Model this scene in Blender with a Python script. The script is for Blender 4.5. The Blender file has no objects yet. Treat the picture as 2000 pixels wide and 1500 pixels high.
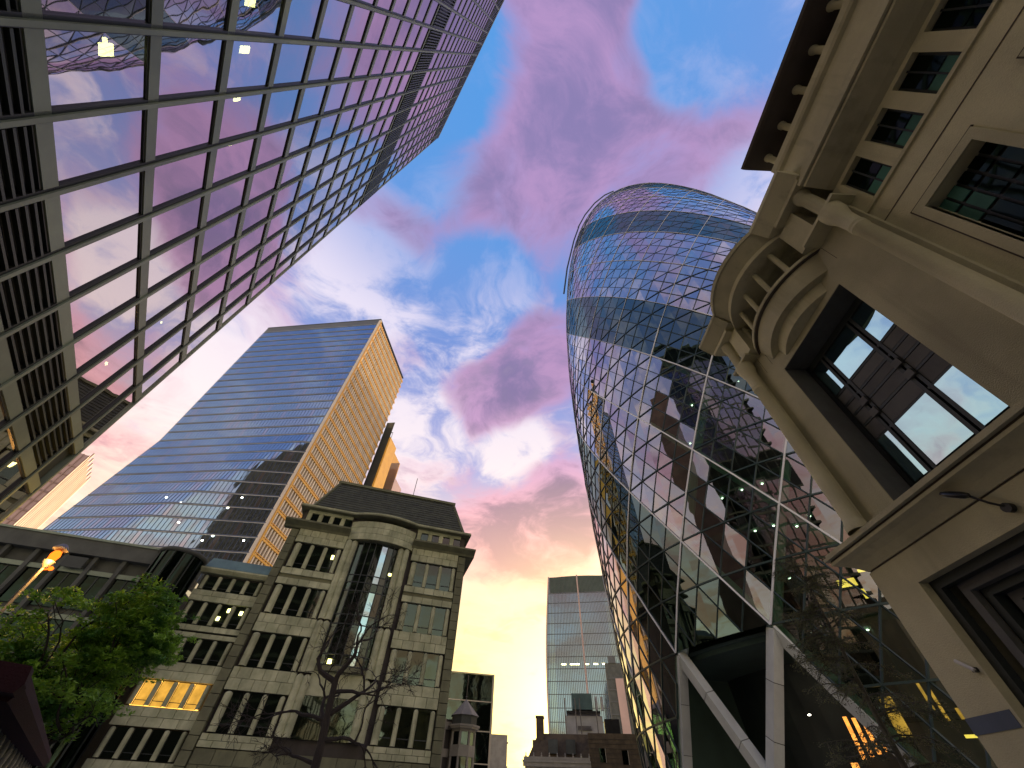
import bpy, math, random
from mathutils import Vector, Matrix
random.seed(7)
SC = bpy.context.scene
COL = SC.collection
R = math.radians

# ------------------------------------------------------------------ camera
EYE = Vector((0, 0, 1.6))
RIGHT = Vector((0.998885862, -0.0357964, 0.0307514)); UP = Vector((-0.0471915, -0.7576905, 0.6509056)); FWD = Vector((0, 0.6516316, 0.7585356))
FPX = 740.0
cam_d = bpy.data.cameras.new('camera'); cam = bpy.data.objects.new('camera', cam_d); COL.objects.link(cam)
cam.matrix_world = Matrix(((RIGHT.x, UP.x, -FWD.x, EYE.x), (RIGHT.y, UP.y, -FWD.y, EYE.y), (RIGHT.z, UP.z, -FWD.z, EYE.z), (0, 0, 0, 1)))
cam_d.sensor_fit = 'HORIZONTAL'; cam_d.sensor_width = 36; cam_d.lens = 36 * FPX / 2000
cam_d.clip_start = 0.05; cam_d.clip_end = 6000
SC.camera = cam
def proj(p):
    v = Vector(p) - EYE; z = v.dot(FWD)
    if z < .1: return None
    return 1000 + FPX * v.dot(RIGHT) / z, 750 - FPX * v.dot(UP) / z, z
def pdir(px, py):
    return (RIGHT * (px - 1000) + UP * (750 - py) + FWD * FPX).normalized()
def inframe(p, m=60):
    q = proj(p)
    return q is not None and -m < q[0] < 2000 + m and -m < q[1] < 1500 + m

# ------------------------------------------------------------------ sky, sun, exposure
SUN_AZ, SUN_EL = 12.0, 6.0
SUND = Vector((math.sin(R(SUN_AZ)) * math.cos(R(SUN_EL)), math.cos(R(SUN_AZ)) * math.cos(R(SUN_EL)), math.sin(R(SUN_EL))))
W = bpy.data.worlds.new('World'); SC.world = W; W.use_nodes = True
NT = W.node_tree; NT.nodes.clear()
class NG:
    def __init__(s, nt): s.nt = nt
    def n(s, t, **k):
        o = s.nt.nodes.new(t)
        for a, b in k.items(): setattr(o, a, b)
        return o
    def inp(s, sock, v):
        if isinstance(v, bpy.types.NodeSocket): s.nt.links.new(v, sock)
        elif v is not None: sock.default_value = v
    def math(s, op, a, b=None, c=None, clamp=False):
        o = s.n('ShaderNodeMath', operation=op, use_clamp=clamp)
        s.inp(o.inputs[0], a); s.inp(o.inputs[1], b)
        if c is not None: s.inp(o.inputs[2], c)
        return o.outputs[0]
    def vmath(s, op, a, b=None):
        o = s.n('ShaderNodeVectorMath', operation=op); s.inp(o.inputs[0], a)
        if op == 'SCALE': s.inp(o.inputs['Scale'], b)
        elif b is not None: s.inp(o.inputs[1], b)
        return o.outputs['Value'] if op == 'DOT_PRODUCT' else o.outputs[0]
    def mix(s, f, a, b, blend='MIX'):
        o = s.n('ShaderNodeMix', data_type='RGBA', blend_type=blend)
        s.inp(o.inputs[0], f); s.inp(o.inputs[6], a); s.inp(o.inputs[7], b)
        return o.outputs[2]
    def ramp(s, f, stops, interp='LINEAR'):
        o = s.n('ShaderNodeValToRGB'); cr = o.color_ramp; cr.interpolation = interp
        while len(cr.elements) < len(stops): cr.elements.new(.5)
        for e, (p, c) in zip(cr.elements, stops):
            e.position = p; e.color = (c[0], c[1], c[2], 1) if not isinstance(c, (int, float)) else (c, c, c, 1)
        s.inp(o.inputs[0], f); return o.outputs[0]
    def noise(s, vec, scale, detail=4, rough=.5, dist=0., dim='3D'):
        o = s.n('ShaderNodeTexNoise', noise_dimensions=dim); s.inp(o.inputs['Vector'], vec)
        o.inputs['Scale'].default_value = scale; o.inputs['Detail'].default_value = detail
        o.inputs['Roughness'].default_value = rough; o.inputs['Distortion'].default_value = dist
        return o.outputs['Fac']
    def smooth(s, x, a, b):
        o = s.n('ShaderNodeMapRange', interpolation_type='SMOOTHSTEP'); s.inp(o.inputs[0], x)
        o.inputs[1].default_value = a; o.inputs[2].default_value = b; return o.outputs[0]
g = NG(NT)
D = g.n('ShaderNodeTexCoord').outputs['Generated']
sep = g.n('ShaderNodeSeparateXYZ'); g.inp(sep.inputs[0], D); DZ = g.math('MAXIMUM', sep.outputs[2], 0.0)
DS = g.math('MAXIMUM', g.vmath('DOT_PRODUCT', D, tuple(SUND)), 0.0)
nish = g.n('ShaderNodeTexSky', sky_type='NISHITA', sun_disc=False); nish.sun_elevation = R(SUN_EL); nish.sun_rotation = R(SUN_AZ); nish.dust_density = 2.0
warm = g.ramp(DZ, [(0, (.74, .60, .17)), (.13, (.62, .50, .17)), (.27, (.50, .38, .21)), (.42, (.41, .32, .30)), (.58, (.21, .205, .335)), (.78, (.085, .13, .30)), (1, (.042, .145, .34))])
cool = g.ramp(DZ, [(0, (.98, .92, .68)), (.14, (.84, .77, .58)), (.3, (.56, .50, .45)), (.5, (.28, .27, .35)), (.78, (.095, .135, .30)), (1, (.042, .145, .34))])  # away from the sun: unseen low horizon brightened to light the walls
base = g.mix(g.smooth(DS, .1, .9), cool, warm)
base = g.mix(.10, base, g.vmath('SCALE', nish.outputs[0], .05))
den = g.math('ADD', DZ, .18)
comb = g.n('ShaderNodeCombineXYZ'); g.inp(comb.inputs[0], g.math('DIVIDE', sep.outputs[0], den)); g.inp(comb.inputs[1], g.math('DIVIDE', sep.outputs[1], den))
PL = comb.outputs[0]
warp = g.n('ShaderNodeTexNoise'); g.inp(warp.inputs['Vector'], PL); warp.inputs['Scale'].default_value = 2.2; warp.inputs['Detail'].default_value = 3
PLW = g.vmath('ADD', PL, g.vmath('SCALE', g.vmath('SUBTRACT', warp.outputs['Color'], (.5, .5, .5)), .5))
n1 = g.noise(PLW, 1.9, 9, .56); n2 = g.noise(g.vmath('ADD', PLW, (4.1, 2.3, 0)), 4.6, 12, .64)
def blob(px, py, r0, r1):
    c = pdir(px, py); return g.smooth(g.vmath('DOT_PRODUCT', D, tuple(c)), math.cos(R(r1)), math.cos(R(r0)))
bias = 0.0
for px, py, r0, r1, a in [(880, 400, 2, 11, .16), (1010, 320, 3, 14, .2), (1120, 210, 3, 13, .2), (1290, 250, 3, 14, .2), (1400, 130, 2, 11, .17), (1130, 60, 2, 14, .14), (1080, 440, 2, 9, .10),
                          (950, 770, 3, 9, .34), (1050, 700, 3, 9, .24), (1060, 1020, 3, 11, .3), (950, 1060, 2, 9, .22), (1110, 960, 2, 8, .2), (840, 960, 2, 8, .12),
                          (1430, 20, 3, 11, -.42), (1275, 120, 1, 7, -.34), (840, 310, 2, 9, -.28), (940, 130, 2, 8, -.2), (700, 560, 2, 10, -.22), (940, 560, 2, 10, -.2), (1000, 880, 2, 7, -.24), (900, 640, 2, 8, -.2), (960, 1250, 2, 9, -.15), (850, 800, 2, 8, -.18)]:
    t = g.math('MULTIPLY', blob(px, py, r0, r1), a); bias = t if bias == 0.0 else g.math('ADD', bias, t)
dens = g.math('ADD', g.math('ADD', n1, bias), g.math('MULTIPLY', g.math('SUBTRACT', n2, .5), .28))
n4 = g.noise(g.vmath('ADD', PLW, (9.7, 1.1, 0)), 9.0, 10, .62)
cf = g.smooth(g.math('ADD', dens, g.math('MULTIPLY', g.math('SUBTRACT', n4, .5), .22)), .44, .74)
ccol_hi = g.ramp(DZ, [(0, (.62, .40, .16)), (.25, (.52, .29, .19)), (.45, (.45, .22, .23)), (.62, (.29, .165, .26)), (.8, (.215, .125, .215)), (1, (.20, .118, .22))])
ccol_lo = g.ramp(DZ, [(0, (.60, .32, .16)), (.3, (.33, .165, .17)), (.6, (.09, .06, .118)), (.8, (.105, .078, .15)), (1, (.11, .08, .165))])
ccol = g.mix(g.smooth(g.math('ADD', g.math('ADD', g.math('MULTIPLY', n2, .8), g.math('MULTIPLY', n4, .5)), g.math('MULTIPLY', dens, .55)), .90, 1.24), ccol_hi, ccol_lo)
wb = 0.0
for px, py, r0, r1, a in [(300, 820, 3, 14, .16), (450, 640, 2, 12, .12), (690, 460, 2, 10, .10), (830, 860, 2, 9, .14), (900, 720, 2, 8, .08), (760, 640, 2, 8, .06), (1010, 880, 2, 8, .14), (1450, 380, 3, 9, .16)]:
    t = g.math('MULTIPLY', blob(px, py, r0, r1), a); wb = t if wb == 0.0 else g.math('ADD', wb, t)
wisp = g.math('MULTIPLY', g.smooth(g.math('ADD', wb, g.math('ADD', g.math('MULTIPLY', n2, .7), g.math('MULTIPLY', n4, .3))), .45, .64), g.math('SUBTRACT', 1.0, g.math('MULTIPLY', g.smooth(DZ, .80, .95), .7)))
wcol = g.ramp(DZ, [(0, (.62, .50, .16)), (.28, (.52, .40, .25)), (.5, (.47, .40, .375)), (.8, (.37, .335, .385)), (1, (.2, .2, .33))])
sky = g.mix(g.math('MULTIPLY', wisp, .85), base, wcol)
sv = g.n('ShaderNodeVectorMath', operation='MULTIPLY'); g.inp(sv.inputs[0], D); sv.inputs[1].default_value = (2.2, 2.2, 8.0)
n3 = g.noise(g.vmath('ADD', sv.outputs[0], g.vmath('SCALE', g.vmath('SUBTRACT', warp.outputs['Color'], (.5, .5, .5)), .7)), 1.7, 8, .6)
low = g.math('MULTIPLY', g.smooth(n3, .47, .60), g.math('SUBTRACT', 1.0, g.smooth(DZ, .34, .52)))
sky = g.mix(g.math('MULTIPLY', low, .8), sky, g.ramp(DZ, [(0, (.58, .34, .10)), (.2, (.46, .25, .145)), (.45, (.37, .20, .21))]))
sky = g.mix(g.math('MULTIPLY', cf, .9), sky, ccol)
glow = g.vmath('ADD', g.vmath('SCALE', (1.0, .72, .10), g.math('MULTIPLY', g.math('POWER', DS, 18), .36)), g.vmath('SCALE', (1.0, .82, .24), g.math('MULTIPLY', g.math('POWER', DS, 70), 1.2)))
sky = g.vmath('ADD', sky, glow)
bg = g.n('ShaderNodeBackground'); g.inp(bg.inputs[0], sky); bg.inputs[1].default_value = 1.0
out = g.n('ShaderNodeOutputWorld'); NT.links.new(bg.outputs[0], out.inputs[0])
sl = bpy.data.lights.new('sun', 'SUN'); sl.energy = 5.0; sl.angle = R(.6); sl.color = (1, .78, .5)
so = bpy.data.objects.new('sun', sl); COL.objects.link(so); so.rotation_euler = SUND.to_track_quat('Z', 'Y').to_euler()
SC.view_settings.view_transform = 'Standard'; SC.view_settings.look = 'None'; SC.view_settings.exposure = 1.35; SC.view_settings.gamma = 1
SC.cycles.max_bounces = 6; SC.cycles.glossy_bounces = 4; SC.cycles.diffuse_bounces = 3; SC.cycles.transparent_max_bounces = 12; SC.cycles.caustics_reflective = True; SC.cycles.caustics_refractive = False
SC.cycles.sample_clamp_indirect = 4

# ------------------------------------------------------------------ materials
def newmat(name):
    m = bpy.data.materials.new(name); m.use_nodes = True; m.node_tree.nodes.clear(); return m, NG(m.node_tree)
def surf(g, sh):
    o = g.n('ShaderNodeOutputMaterial'); g.nt.links.new(sh, o.inputs[0])
def stone(name, c, var=.25, scale=3., rough=.85, bump=.25, streak=.25, metal=0., grain=60., c2=None, gmix=.35):
    m, g = newmat(name)
    tc = g.n('ShaderNodeTexCoord').outputs['Object']
    geo = g.n('ShaderNodeNewGeometry').outputs['Position']
    a = g.noise(geo, scale * .35, 6, .6); b = g.noise(geo, grain, 3, .6)
    sv = g.n('ShaderNodeVectorMath', operation='MULTIPLY'); g.inp(sv.inputs[0], geo); sv.inputs[1].default_value = (1.6, 1.6, .12)
    st = g.noise(sv.outputs[0], scale * .6, 5, .6)
    rnd = g.n('ShaderNodeObjectInfo').outputs['Random']
    lo = tuple(x * (1 - var) for x in c); hi = tuple(min(x * (1 + var), .95) for x in (c2 or c))
    col = g.mix(g.smooth(a, .3, .7), (*lo, 1), (*hi, 1))
    col = g.mix(g.math('MULTIPLY', g.smooth(st, .5, .75), streak), col, (*[x * .45 for x in c], 1))
    col = g.mix(g.math('MULTIPLY', b, gmix), col, (*[x * .7 for x in c], 1))
    col = g.mix(1.0, col, g.ramp(rnd, [(0, .86), (1, 1.1)]), 'MULTIPLY')
    p = g.n('ShaderNodeBsdfPrincipled'); g.inp(p.inputs['Base Color'], col); p.inputs['Metallic'].default_value = metal
    g.inp(p.inputs['Roughness'], g.math('ADD', rough - .1, g.math('MULTIPLY', a, .2)))
    if bump:
        bp = g.n('ShaderNodeBump'); bp.inputs['Strength'].default_value = bump; bp.inputs['Distance'].default_value = .02; g.inp(bp.inputs['Height'], b); g.nt.links.new(bp.outputs[0], p.inputs['Normal'])
    surf(g, p.outputs[0]); return m
def glass(name, tint, refl=.55, trans=(.12, .2, .17), rough=.02, wav=.02, wscale=.35, var=.12, fpow=2.0):
    m, g = newmat(name)
    geo = g.n('ShaderNodeNewGeometry').outputs['Position']
    rnd = g.n('ShaderNodeObjectInfo').outputs['Random']
    bp = g.n('ShaderNodeBump'); bp.inputs['Strength'].default_value = 1.0; bp.inputs['Distance'].default_value = wav; g.inp(bp.inputs['Height'], g.noise(geo, wscale, 2, .5))
    gl = g.n('ShaderNodeBsdfGlossy'); gl.inputs['Roughness'].default_value = rough
    g.inp(gl.inputs['Color'], g.mix(1.0, (*tint, 1), g.ramp(rnd, [(0, 1 - var), (1, 1.0)]), 'MULTIPLY')); g.nt.links.new(bp.outputs[0], gl.inputs['Normal'])
    tr = g.n('ShaderNodeBsdfTransparent'); tr.inputs['Color'].default_value = (*trans, 1)
    fr = g.n('ShaderNodeLayerWeight'); fr.inputs['Blend'].default_value = .5
    f = g.math('ADD', refl, g.math('MULTIPLY', g.math('POWER', fr.outputs['Facing'], fpow), 1 - refl), clamp=True)
    mx = g.n('ShaderNodeMixShader'); g.inp(mx.inputs[0], f); g.nt.links.new(tr.outputs[0], mx.inputs[1]); g.nt.links.new(gl.outputs[0], mx.inputs[2])
    surf(g, mx.outputs[0]); return m
def emit(name, c, s, var=.4, scale=2.):
    m, g = newmat(name)
    geo = g.n('ShaderNodeNewGeometry').outputs['Position']
    e = g.n('ShaderNodeEmission'); g.inp(e.inputs[0], g.mix(g.noise(geo, scale, 3, .6), (*[x * (1 - var) for x in c], 1), (*c, 1))); e.inputs[1].default_value = s
    surf(g, e.outputs[0]); return m
M = {}
M['tower_frame'] = stone('tower_frame', (.24, .30, .21), .18, 1.5, .5, .1, .15, .3)
M['tower_dark'] = stone('tower_dark', (.04, .05, .045), .2, 1, .45, 0, .1, .4)
M['tower_glass'] = glass('tower_glass', (.92, .84, .85), .58, (.20, .24, .22), .012, .006, .5)
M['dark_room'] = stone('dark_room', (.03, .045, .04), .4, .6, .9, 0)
M['slat'] = stone('slat', (.06, .08, .06), .2, 2, .5, .1, .1, .4)
M['tan'] = stone('tan_stone', (.57, .545, .335), .2, 1.4, .9, .6, .7, 0, 38, None, .6)
M['tan_dark'] = stone('tan_dark_joint_shade', (.09, .075, .055), .2, 2, .9, 0)  # for joints, and for shadow lines painted as dark strips
M['blue_band'] = stone('blue_stone_band', (.10, .13, .17), .2, 2, .8, .3)
M['win_frame'] = stone('window_frame', (.035, .045, .042), .2, 2, .5, .05, 0, .3)
M['win_panel'] = stone('window_panel', (.12, .125, .115), .2, 4, .7, .3)
M['pane_sky'] = glass('pane_sky', (.52, .86, .95), .72, (.1, .15, .15), .02, .004, 1.)
M['pane_dark'] = glass('pane_dark', (.07, .11, .09), .2, (.07, .11, .09), .03, .006, .8)
M['blind'] = stone('green_blind', (.06, .20, .15), .3, 2, .8, .1)
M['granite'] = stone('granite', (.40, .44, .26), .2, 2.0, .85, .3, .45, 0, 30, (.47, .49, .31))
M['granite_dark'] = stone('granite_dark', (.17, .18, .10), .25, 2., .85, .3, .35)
M['joint'] = stone('joint', (.07, .065, .055), .2, 2, .9, 0)
M['slate'] = stone('slate', (.075, .085, .06), .25, 3, .7, .3)
M['copper'] = stone('green_copper', (.13, .22, .19), .2, 2, .6, .15, .3)
M['lowdark'] = stone('dark_block', (.10, .11, .09), .25, 1.5, .8, .2, .3)
M['blue_glass'] = glass('blue_glass', (.40, .58, .74), .66, (.03, .05, .07), .03, .05, .16, .3)
M['blue_line'] = stone('pale_floor_line', (.12, .15, .21), .15, 1, .8, 0, .1, 0)
M['gold'] = stone('gold_rail', (.92, .50, .08), .1, 1, .4, 0, .0, .1)
M['white_fin'] = stone('white_fin', (.86, .76, .58), .06, 1, .5, 0, .0)
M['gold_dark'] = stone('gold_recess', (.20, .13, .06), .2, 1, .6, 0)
M['gh_a'] = glass('gherkin_glass_pale', (1.0, .96, 1.0), .15, (.26, .44, .34), .012, .012, .30, .2, 1.25)
M['gh_b'] = glass('gherkin_glass_blue', (.90, .90, 1.0), .13, (.24, .42, .32), .012, .012, .30, .22, 1.25)
M['gh_d'] = glass('gherkin_glass_dark', (.30, .40, .39), .22, (.06, .10, .09), .012, .012, .30, .2, 1.5)
M['gh_bar'] = stone('gherkin_mullion', (.025, .05, .042), .2, 1, .45, 0, 0, .3)
M['gh_white'] = stone('gherkin_white_bead', (.72, .74, .70), .08, 1, .45, 0, .05)
M['gh_col'] = stone('white_column', (.62, .70, .63), .08, 1, .6, .1, .1)
M['gh_slab'] = stone('floor_slab', (.06, .10, .075), .2, .6, .85, 0)
M['concrete'] = stone('pale_concrete', (.55, .58, .50), .1, 1.5, .75, .15, .2)
M['far_glass'] = glass('far_glass', (.28, .40, .50), .66, (.04, .06, .06), .05, .05, .08, .2)
M['far_fin'] = stone('far_fin', (.12, .13, .12), .15, .3, .5, 0, .1, .2)
M['far_rib'] = stone('far_rib', (.55, .42, .36), .1, .3, .6, 0)
M['pink_panel'] = stone('pink_panel', (.72, .52, .44), .12, .2, .4, 0, .2, .3)
M['pink_line'] = stone('pink_line', (.5, .34, .27), .1, .3, .5, 0)
M['brick'] = stone('brown_brick', (.13, .10, .055), .3, 3, .9, .3, .3, 0, 18)
M['render'] = stone('pale_render', (.42, .40, .31), .15, 2, .85, .2, .3)
M['white_metal'] = stone('white_metal', (.62, .62, .55), .15, 2, .5, .1, .3)
M['glassblock'] = glass('block_glass', (.20, .26, .22), .30, (.34, .36, .30), .03, .02, .3, .2)
M['steel_line'] = stone('steel_line', (.60, .55, .42), .1, 1, .4, 0, .05, .5)
M['bark'] = stone('dark_bark', (.028, .024, .018), .3, 6, .9, .5)
M['bark2'] = stone('pale_bark', (.10, .10, .075), .3, 6, .9, .5)
M['black_metal'] = stone('black_metal', (.03, .032, .032), .2, 4, .4, .1, .1, .6)
M['post'] = stone('grey_post', (.22, .21, .19), .2, 4, .5, .1, .2, .4)
M['maroon'] = stone('maroon_fascia', (.030, .006, .009), .3, 5, .95, .5)
M['pale_slat'] = stone('pale_slat', (.46, .48, .42), .15, 6, .6, .3, .2)
M['asphalt'] = stone('asphalt', (.09, .09, .088), .2, 1, .9, .3)
M['paving'] = stone('paving', (.40, .40, .36), .2, 1, .9, .3)
M['lit'] = emit('lit_room', (1.0, .48, .08), 2.6, .9, 1.2)
M['lamp_white'] = emit('ceiling_light', (1.0, .86, .34), 9, .15, 3)
M['lamp_orange'] = emit('sodium_lamp', (1.0, .13, .008), 1.6, .1, 3)
M['lobby'] = emit('lit_lobby', (1.0, .36, .06), 1.3, .97, 2.2)
M['dot'] = emit('downlight', (1.0, .95, .75), 8, .1, 3)
def leafmat(name, c, c2):
    m, g = newmat(name)
    geo = g.n('ShaderNodeNewGeometry').outputs['Position']
    col = g.mix(g.smooth(g.noise(geo, 1.1, 3, .6), .35, .65), (*c, 1), (*c2, 1))
    d = g.n('ShaderNodeBsdfPrincipled'); g.inp(d.inputs['Base Color'], col); d.inputs['Roughness'].default_value = .6
    t = g.n('ShaderNodeBsdfTranslucent'); g.inp(t.inputs[0], col)
    mx = g.n('ShaderNodeMixShader'); mx.inputs[0].default_value = .35; g.nt.links.new(d.outputs[0], mx.inputs[1]); g.nt.links.new(t.outputs[0], mx.inputs[2])
    surf(g, mx.outputs[0]); return m
M['leaf'] = leafmat('spring_leaf', (.07, .20, .025), (.30, .52, .05))
M['leaf_dark'] = leafmat('needle_leaf', (.09, .11, .05), (.20, .21, .09))

# ------------------------------------------------------------------ mesh helpers
class MB:
    def __init__(s): s.v = []; s.f = []; s.m = []
    def add(s, vs, fs, mi=0):
        o = len(s.v); s.v += [tuple(v) for v in vs]; s.f += [tuple(i + o for i in f) for f in fs]; s.m += [mi] * len(fs); return s
    def box(s, x0, x1, y0, y1, z0, z1, mi=0):
        vs = [(x, y, z) for z in (z0, z1) for y in (y0, y1) for x in (x0, x1)]
        return s.add(vs, [(0, 2, 3, 1), (4, 5, 7, 6), (0, 1, 5, 4), (2, 6, 7, 3), (0, 4, 6, 2), (1, 3, 7, 5)], mi)
    def bar(s, a, b, w, h, up=None, mi=0):
        a = Vector(a); b = Vector(b); d = (b - a).normalized(); up = Vector(up or (0, 0, 1))
        if abs(d.dot(up)) > .98: up = Vector((1, 0, 0))
        r = d.cross(up).normalized() * (w / 2); u = r.cross(d).normalized() * (h / 2)
        vs = [p + i * r + j * u for p in (a, b) for i, j in ((-1, -1), (1, -1), (1, 1), (-1, 1))]
        return s.add(vs, [(0, 1, 2, 3), (7, 6, 5, 4), (0, 4, 5, 1), (1, 5, 6, 2), (2, 6, 7, 3), (3, 7, 4, 0)], mi)
    def tube(s, pts, rad, seg=8, cap=True, mi=0):
        n = len(pts); o = len(s.v); ref = None
        for i, p in enumerate(pts):
            p = Vector(p); d = (Vector(pts[min(i + 1, n - 1)]) - Vector(pts[max(i - 1, 0)])).normalized()
            if ref is None: ref = d.orthogonal().normalized()
            x = (ref - d * ref.dot(d)); x = x.normalized() if x.length > 1e-6 else d.orthogonal().normalized(); ref = x; y = d.cross(x)
            r = rad[i] if isinstance(rad, (list, tuple)) else rad
            for k in range(seg):
                t = 2 * math.pi * k / seg; s.v.append(tuple(p + x * r * math.cos(t) + y * r * math.sin(t)))
        for i in range(n - 1):
            for k in range(seg):
                k2 = (k + 1) % seg; s.f.append((o + i * seg + k, o + i * seg + k2, o + (i + 1) * seg + k2, o + (i + 1) * seg + k)); s.m.append(mi)
        if cap:
            s.f.append(tuple(o + k for k in reversed(range(seg)))); s.m.append(mi); s.f.append(tuple(o + (n - 1) * seg + k for k in range(seg))); s.m.append(mi)
        return s
    def lathe(s, prof, seg=24, a0=0, a1=360, c=(0, 0), mi=0):
        o = len(s.v); full = abs(a1 - a0 - 360) < 1e-6; n = seg if full else seg + 1
        for r, z in prof:
            for k in range(n):
                t = R(a0 + (a1 - a0) * k / seg); s.v.append((c[0] + r * math.cos(t), c[1] + r * math.sin(t), z))
        for i in range(len(prof) - 1):
            for k in range(seg):
                k2 = (k + 1) % n; s.f.append((o + i * n + k, o + i * n + k2, o + (i + 1) * n + k2, o + (i + 1) * n + k)); s.m.append(mi)
        return s
    def prism(s, poly, z0, z1, mi=0):
        n = len(poly); vs = [(x, y, z0) for x, y in poly] + [(x, y, z1) for x, y in poly]
        return s.add(vs, [tuple(reversed(range(n))), tuple(range(n, 2 * n))] + [(i, (i + 1) % n, n + (i + 1) % n, n + i) for i in range(n)], mi)
    def sweepx(s, prof, x0, x1, mi=0):   # closed (y,z) profile extruded along x
        n = len(prof); vs = [(x0, y, z) for y, z in prof] + [(x1, y, z) for y, z in prof]
        return s.add(vs, [tuple(range(n)), tuple(reversed(range(n, 2 * n)))] + [(i, n + i, n + (i + 1) % n, (i + 1) % n) for i in range(n)], mi)
    def mesh(s, name, mats, smooth=False):
        me = bpy.data.meshes.new(name); me.from_pydata(s.v, [], s.f)
        for m in (mats if isinstance(mats, (list, tuple)) else [mats]): me.materials.append(M[m])
        me.polygons.foreach_set('material_index', s.m)
        if smooth: me.polygons.foreach_set('use_smooth', [True] * len(s.f))
        me.update(); return me
    def build(s, name, mats, parent=None, smooth=False, **k):
        return link(name, s.mesh(name, mats, smooth), parent, **k)
def link(name, me, parent=None, loc=None, rot=None, label=None, cat=None, group=None, kind=None):
    o = bpy.data.objects.new(name, me); COL.objects.link(o)
    if parent: o.parent = parent
    if loc is not None: o.location = loc
    if rot is not None: o.rotation_euler = rot
    tag(o, label, cat, group, kind); return o
def tag(o, label=None, cat=None, group=None, kind=None):
    for a, b in (('label', label), ('category', cat), ('group', group), ('kind', kind)):
        if b: o[a] = b
    return o
def thing(name, label, cat, loc=(0, 0, 0), rz=0, group=None):
    return link(name, None, None, loc, (0, 0, rz), label, cat, group)
def boxmesh(name, x, y, z, mat, bev=0):
    b = MB()
    if bev:
        vs = []
        b.prism([(-x / 2 + bev, -y / 2), (x / 2 - bev, -y / 2), (x / 2, -y / 2 + bev), (x / 2, y / 2), (-x / 2, y / 2), (-x / 2, -y / 2 + bev)], -z / 2, z / 2)
    else: b.box(-x / 2, x / 2, -y / 2, y / 2, -z / 2, z / 2)
    return b.mesh(name, mat)

# ------------------------------------------------------------------ ground
MB().box(-1500, 1500, -1500, 1500, -1, 0).build('ground', 'paving', kind='structure')
MB().box(-3.5, 4.5, -60, 48, -.5, .004).build('road', 'asphalt', kind='structure')
for nm, x0, x1 in (('pavement', 4.5, 60), ('pavement', -60, -3.5)):
    MB().box(x0, x1, -60, 46, -.5, .12).build(nm, 'paving', kind='structure')

# ------------------------------------------------------------------ near left office tower
def split_panes(root, panes, name, stuffname, mats, limit=300):
    """panes: (mesh verts in root space, material index, mesh or None). Biggest in view become parts, rest one stuff mesh."""
    mw = Matrix.LocRotScale(root.location, root.rotation_euler, root.scale)
    sc = []
    for vs, mi in panes:
        w = [mw @ Vector(v) for v in vs]; c = sum(w, Vector()) / len(w); q = [proj(p) for p in w]; a = 0
        if all(q) and inframe(c, 0):
            n = (w[1] - w[0]).cross(w[2] - w[0])
            if n.dot(EYE - c) > 0:
                for i in range(len(q)): j = (i + 1) % len(q); a += q[i][0] * q[j][1] - q[j][0] * q[i][1]
        sc.append(abs(a))
    order = sorted(range(len(panes)), key=lambda i: -sc[i])
    rest = MB(); k = 0
    for i in order:
        vs, mi = panes[i]
        if k < limit and sc[i] > 0:
            c = sum((Vector(v) for v in vs), Vector()) / len(vs)
            me = bpy.data.meshes.new(name); me.from_pydata([Vector(v) - c for v in vs], [], [tuple(range(len(vs)))]); me.materials.append(M[mats[mi]])
            link(name, me, root, c); k += 1
        else: rest.add(vs, [tuple(range(len(vs)))], mi)
    if rest.v: rest.build(stuffname, mats, root, kind='stuff')

LT = thing('office_tower', 'tall dark framed glass office tower leaning in from the upper left corner', 'office tower', (-7.2 * math.cos(R(-32.7)), 7.2 * math.sin(R(-32.7)), 0), R(122.7)); LT.scale = (.8276,) * 3
LTM = Matrix.LocRotScale(LT.location, LT.rotation_euler, LT.scale); LTI = LTM.inverted()
def on_tower(px, py, y):
    o = LTI @ EYE; d = LTI.to_3x3() @ pdir(px, py); t = (y - o.y) / d.y; return o + d * t
S0, S1, TOP = -16.6, 22.6, 103.0
mul = [21.15 - 1.98 * k for k in range(19)] 
ribs = [12.36 + 3.42 * k for k in range(12)]; ribs2 = [56.95 + 3.42 * k for k in range(12)]
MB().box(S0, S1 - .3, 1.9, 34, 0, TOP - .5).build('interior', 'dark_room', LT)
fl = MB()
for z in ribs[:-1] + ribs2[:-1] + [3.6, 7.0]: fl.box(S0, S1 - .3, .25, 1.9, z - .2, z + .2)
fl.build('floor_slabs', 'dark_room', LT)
mm = MB().box(-.055, .075, -.085, -.03, 0, TOP).box(-.15, .13, -.03, .06, 0, TOP, 1).mesh('mullion', ['tower_frame', 'tower_dark'])  # dark base strip paints in the shaded side of the mullion
for s in mul: link('mullion', mm, LT, (s, 0, 0))
MB().box(S1 - .12, S1, -.05, .3, 0, TOP + .6).build('corner_post', 'tower_frame', LT)
def rib(h, y=-.03): return MB().box(S0, S1 - .22, y, .2, -h / 2 + .06, h / 2 - .04).box(S0, S1 - .22, y + .03, .2, -h / 2, h / 2, 1).mesh('floor_band', ['tower_frame', 'tower_dark'])  # dark edge strips paint in the shaded sides of the band
rm = rib(.52)
for z in ribs + ribs2 + [10.35, 6.9, 3.5]: link('floor_band', rm, LT, (0, 0, z))
link('parapet', MB().box(S0, S1, -.15, .6, -.4, .6).mesh('parapet', 'tower_frame'), LT, (0, 0, TOP))
panes = []
edges = [S1 - .08] + mul
rows = [(ribs[i] + .26, ribs[i + 1] - .26) for i in range(11)] + [(ribs2[i] + .26, ribs2[i + 1] - .26) for i in range(11)] + [(7.16, 10.09), (3.76, 6.64), (.4, 3.24)]
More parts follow.
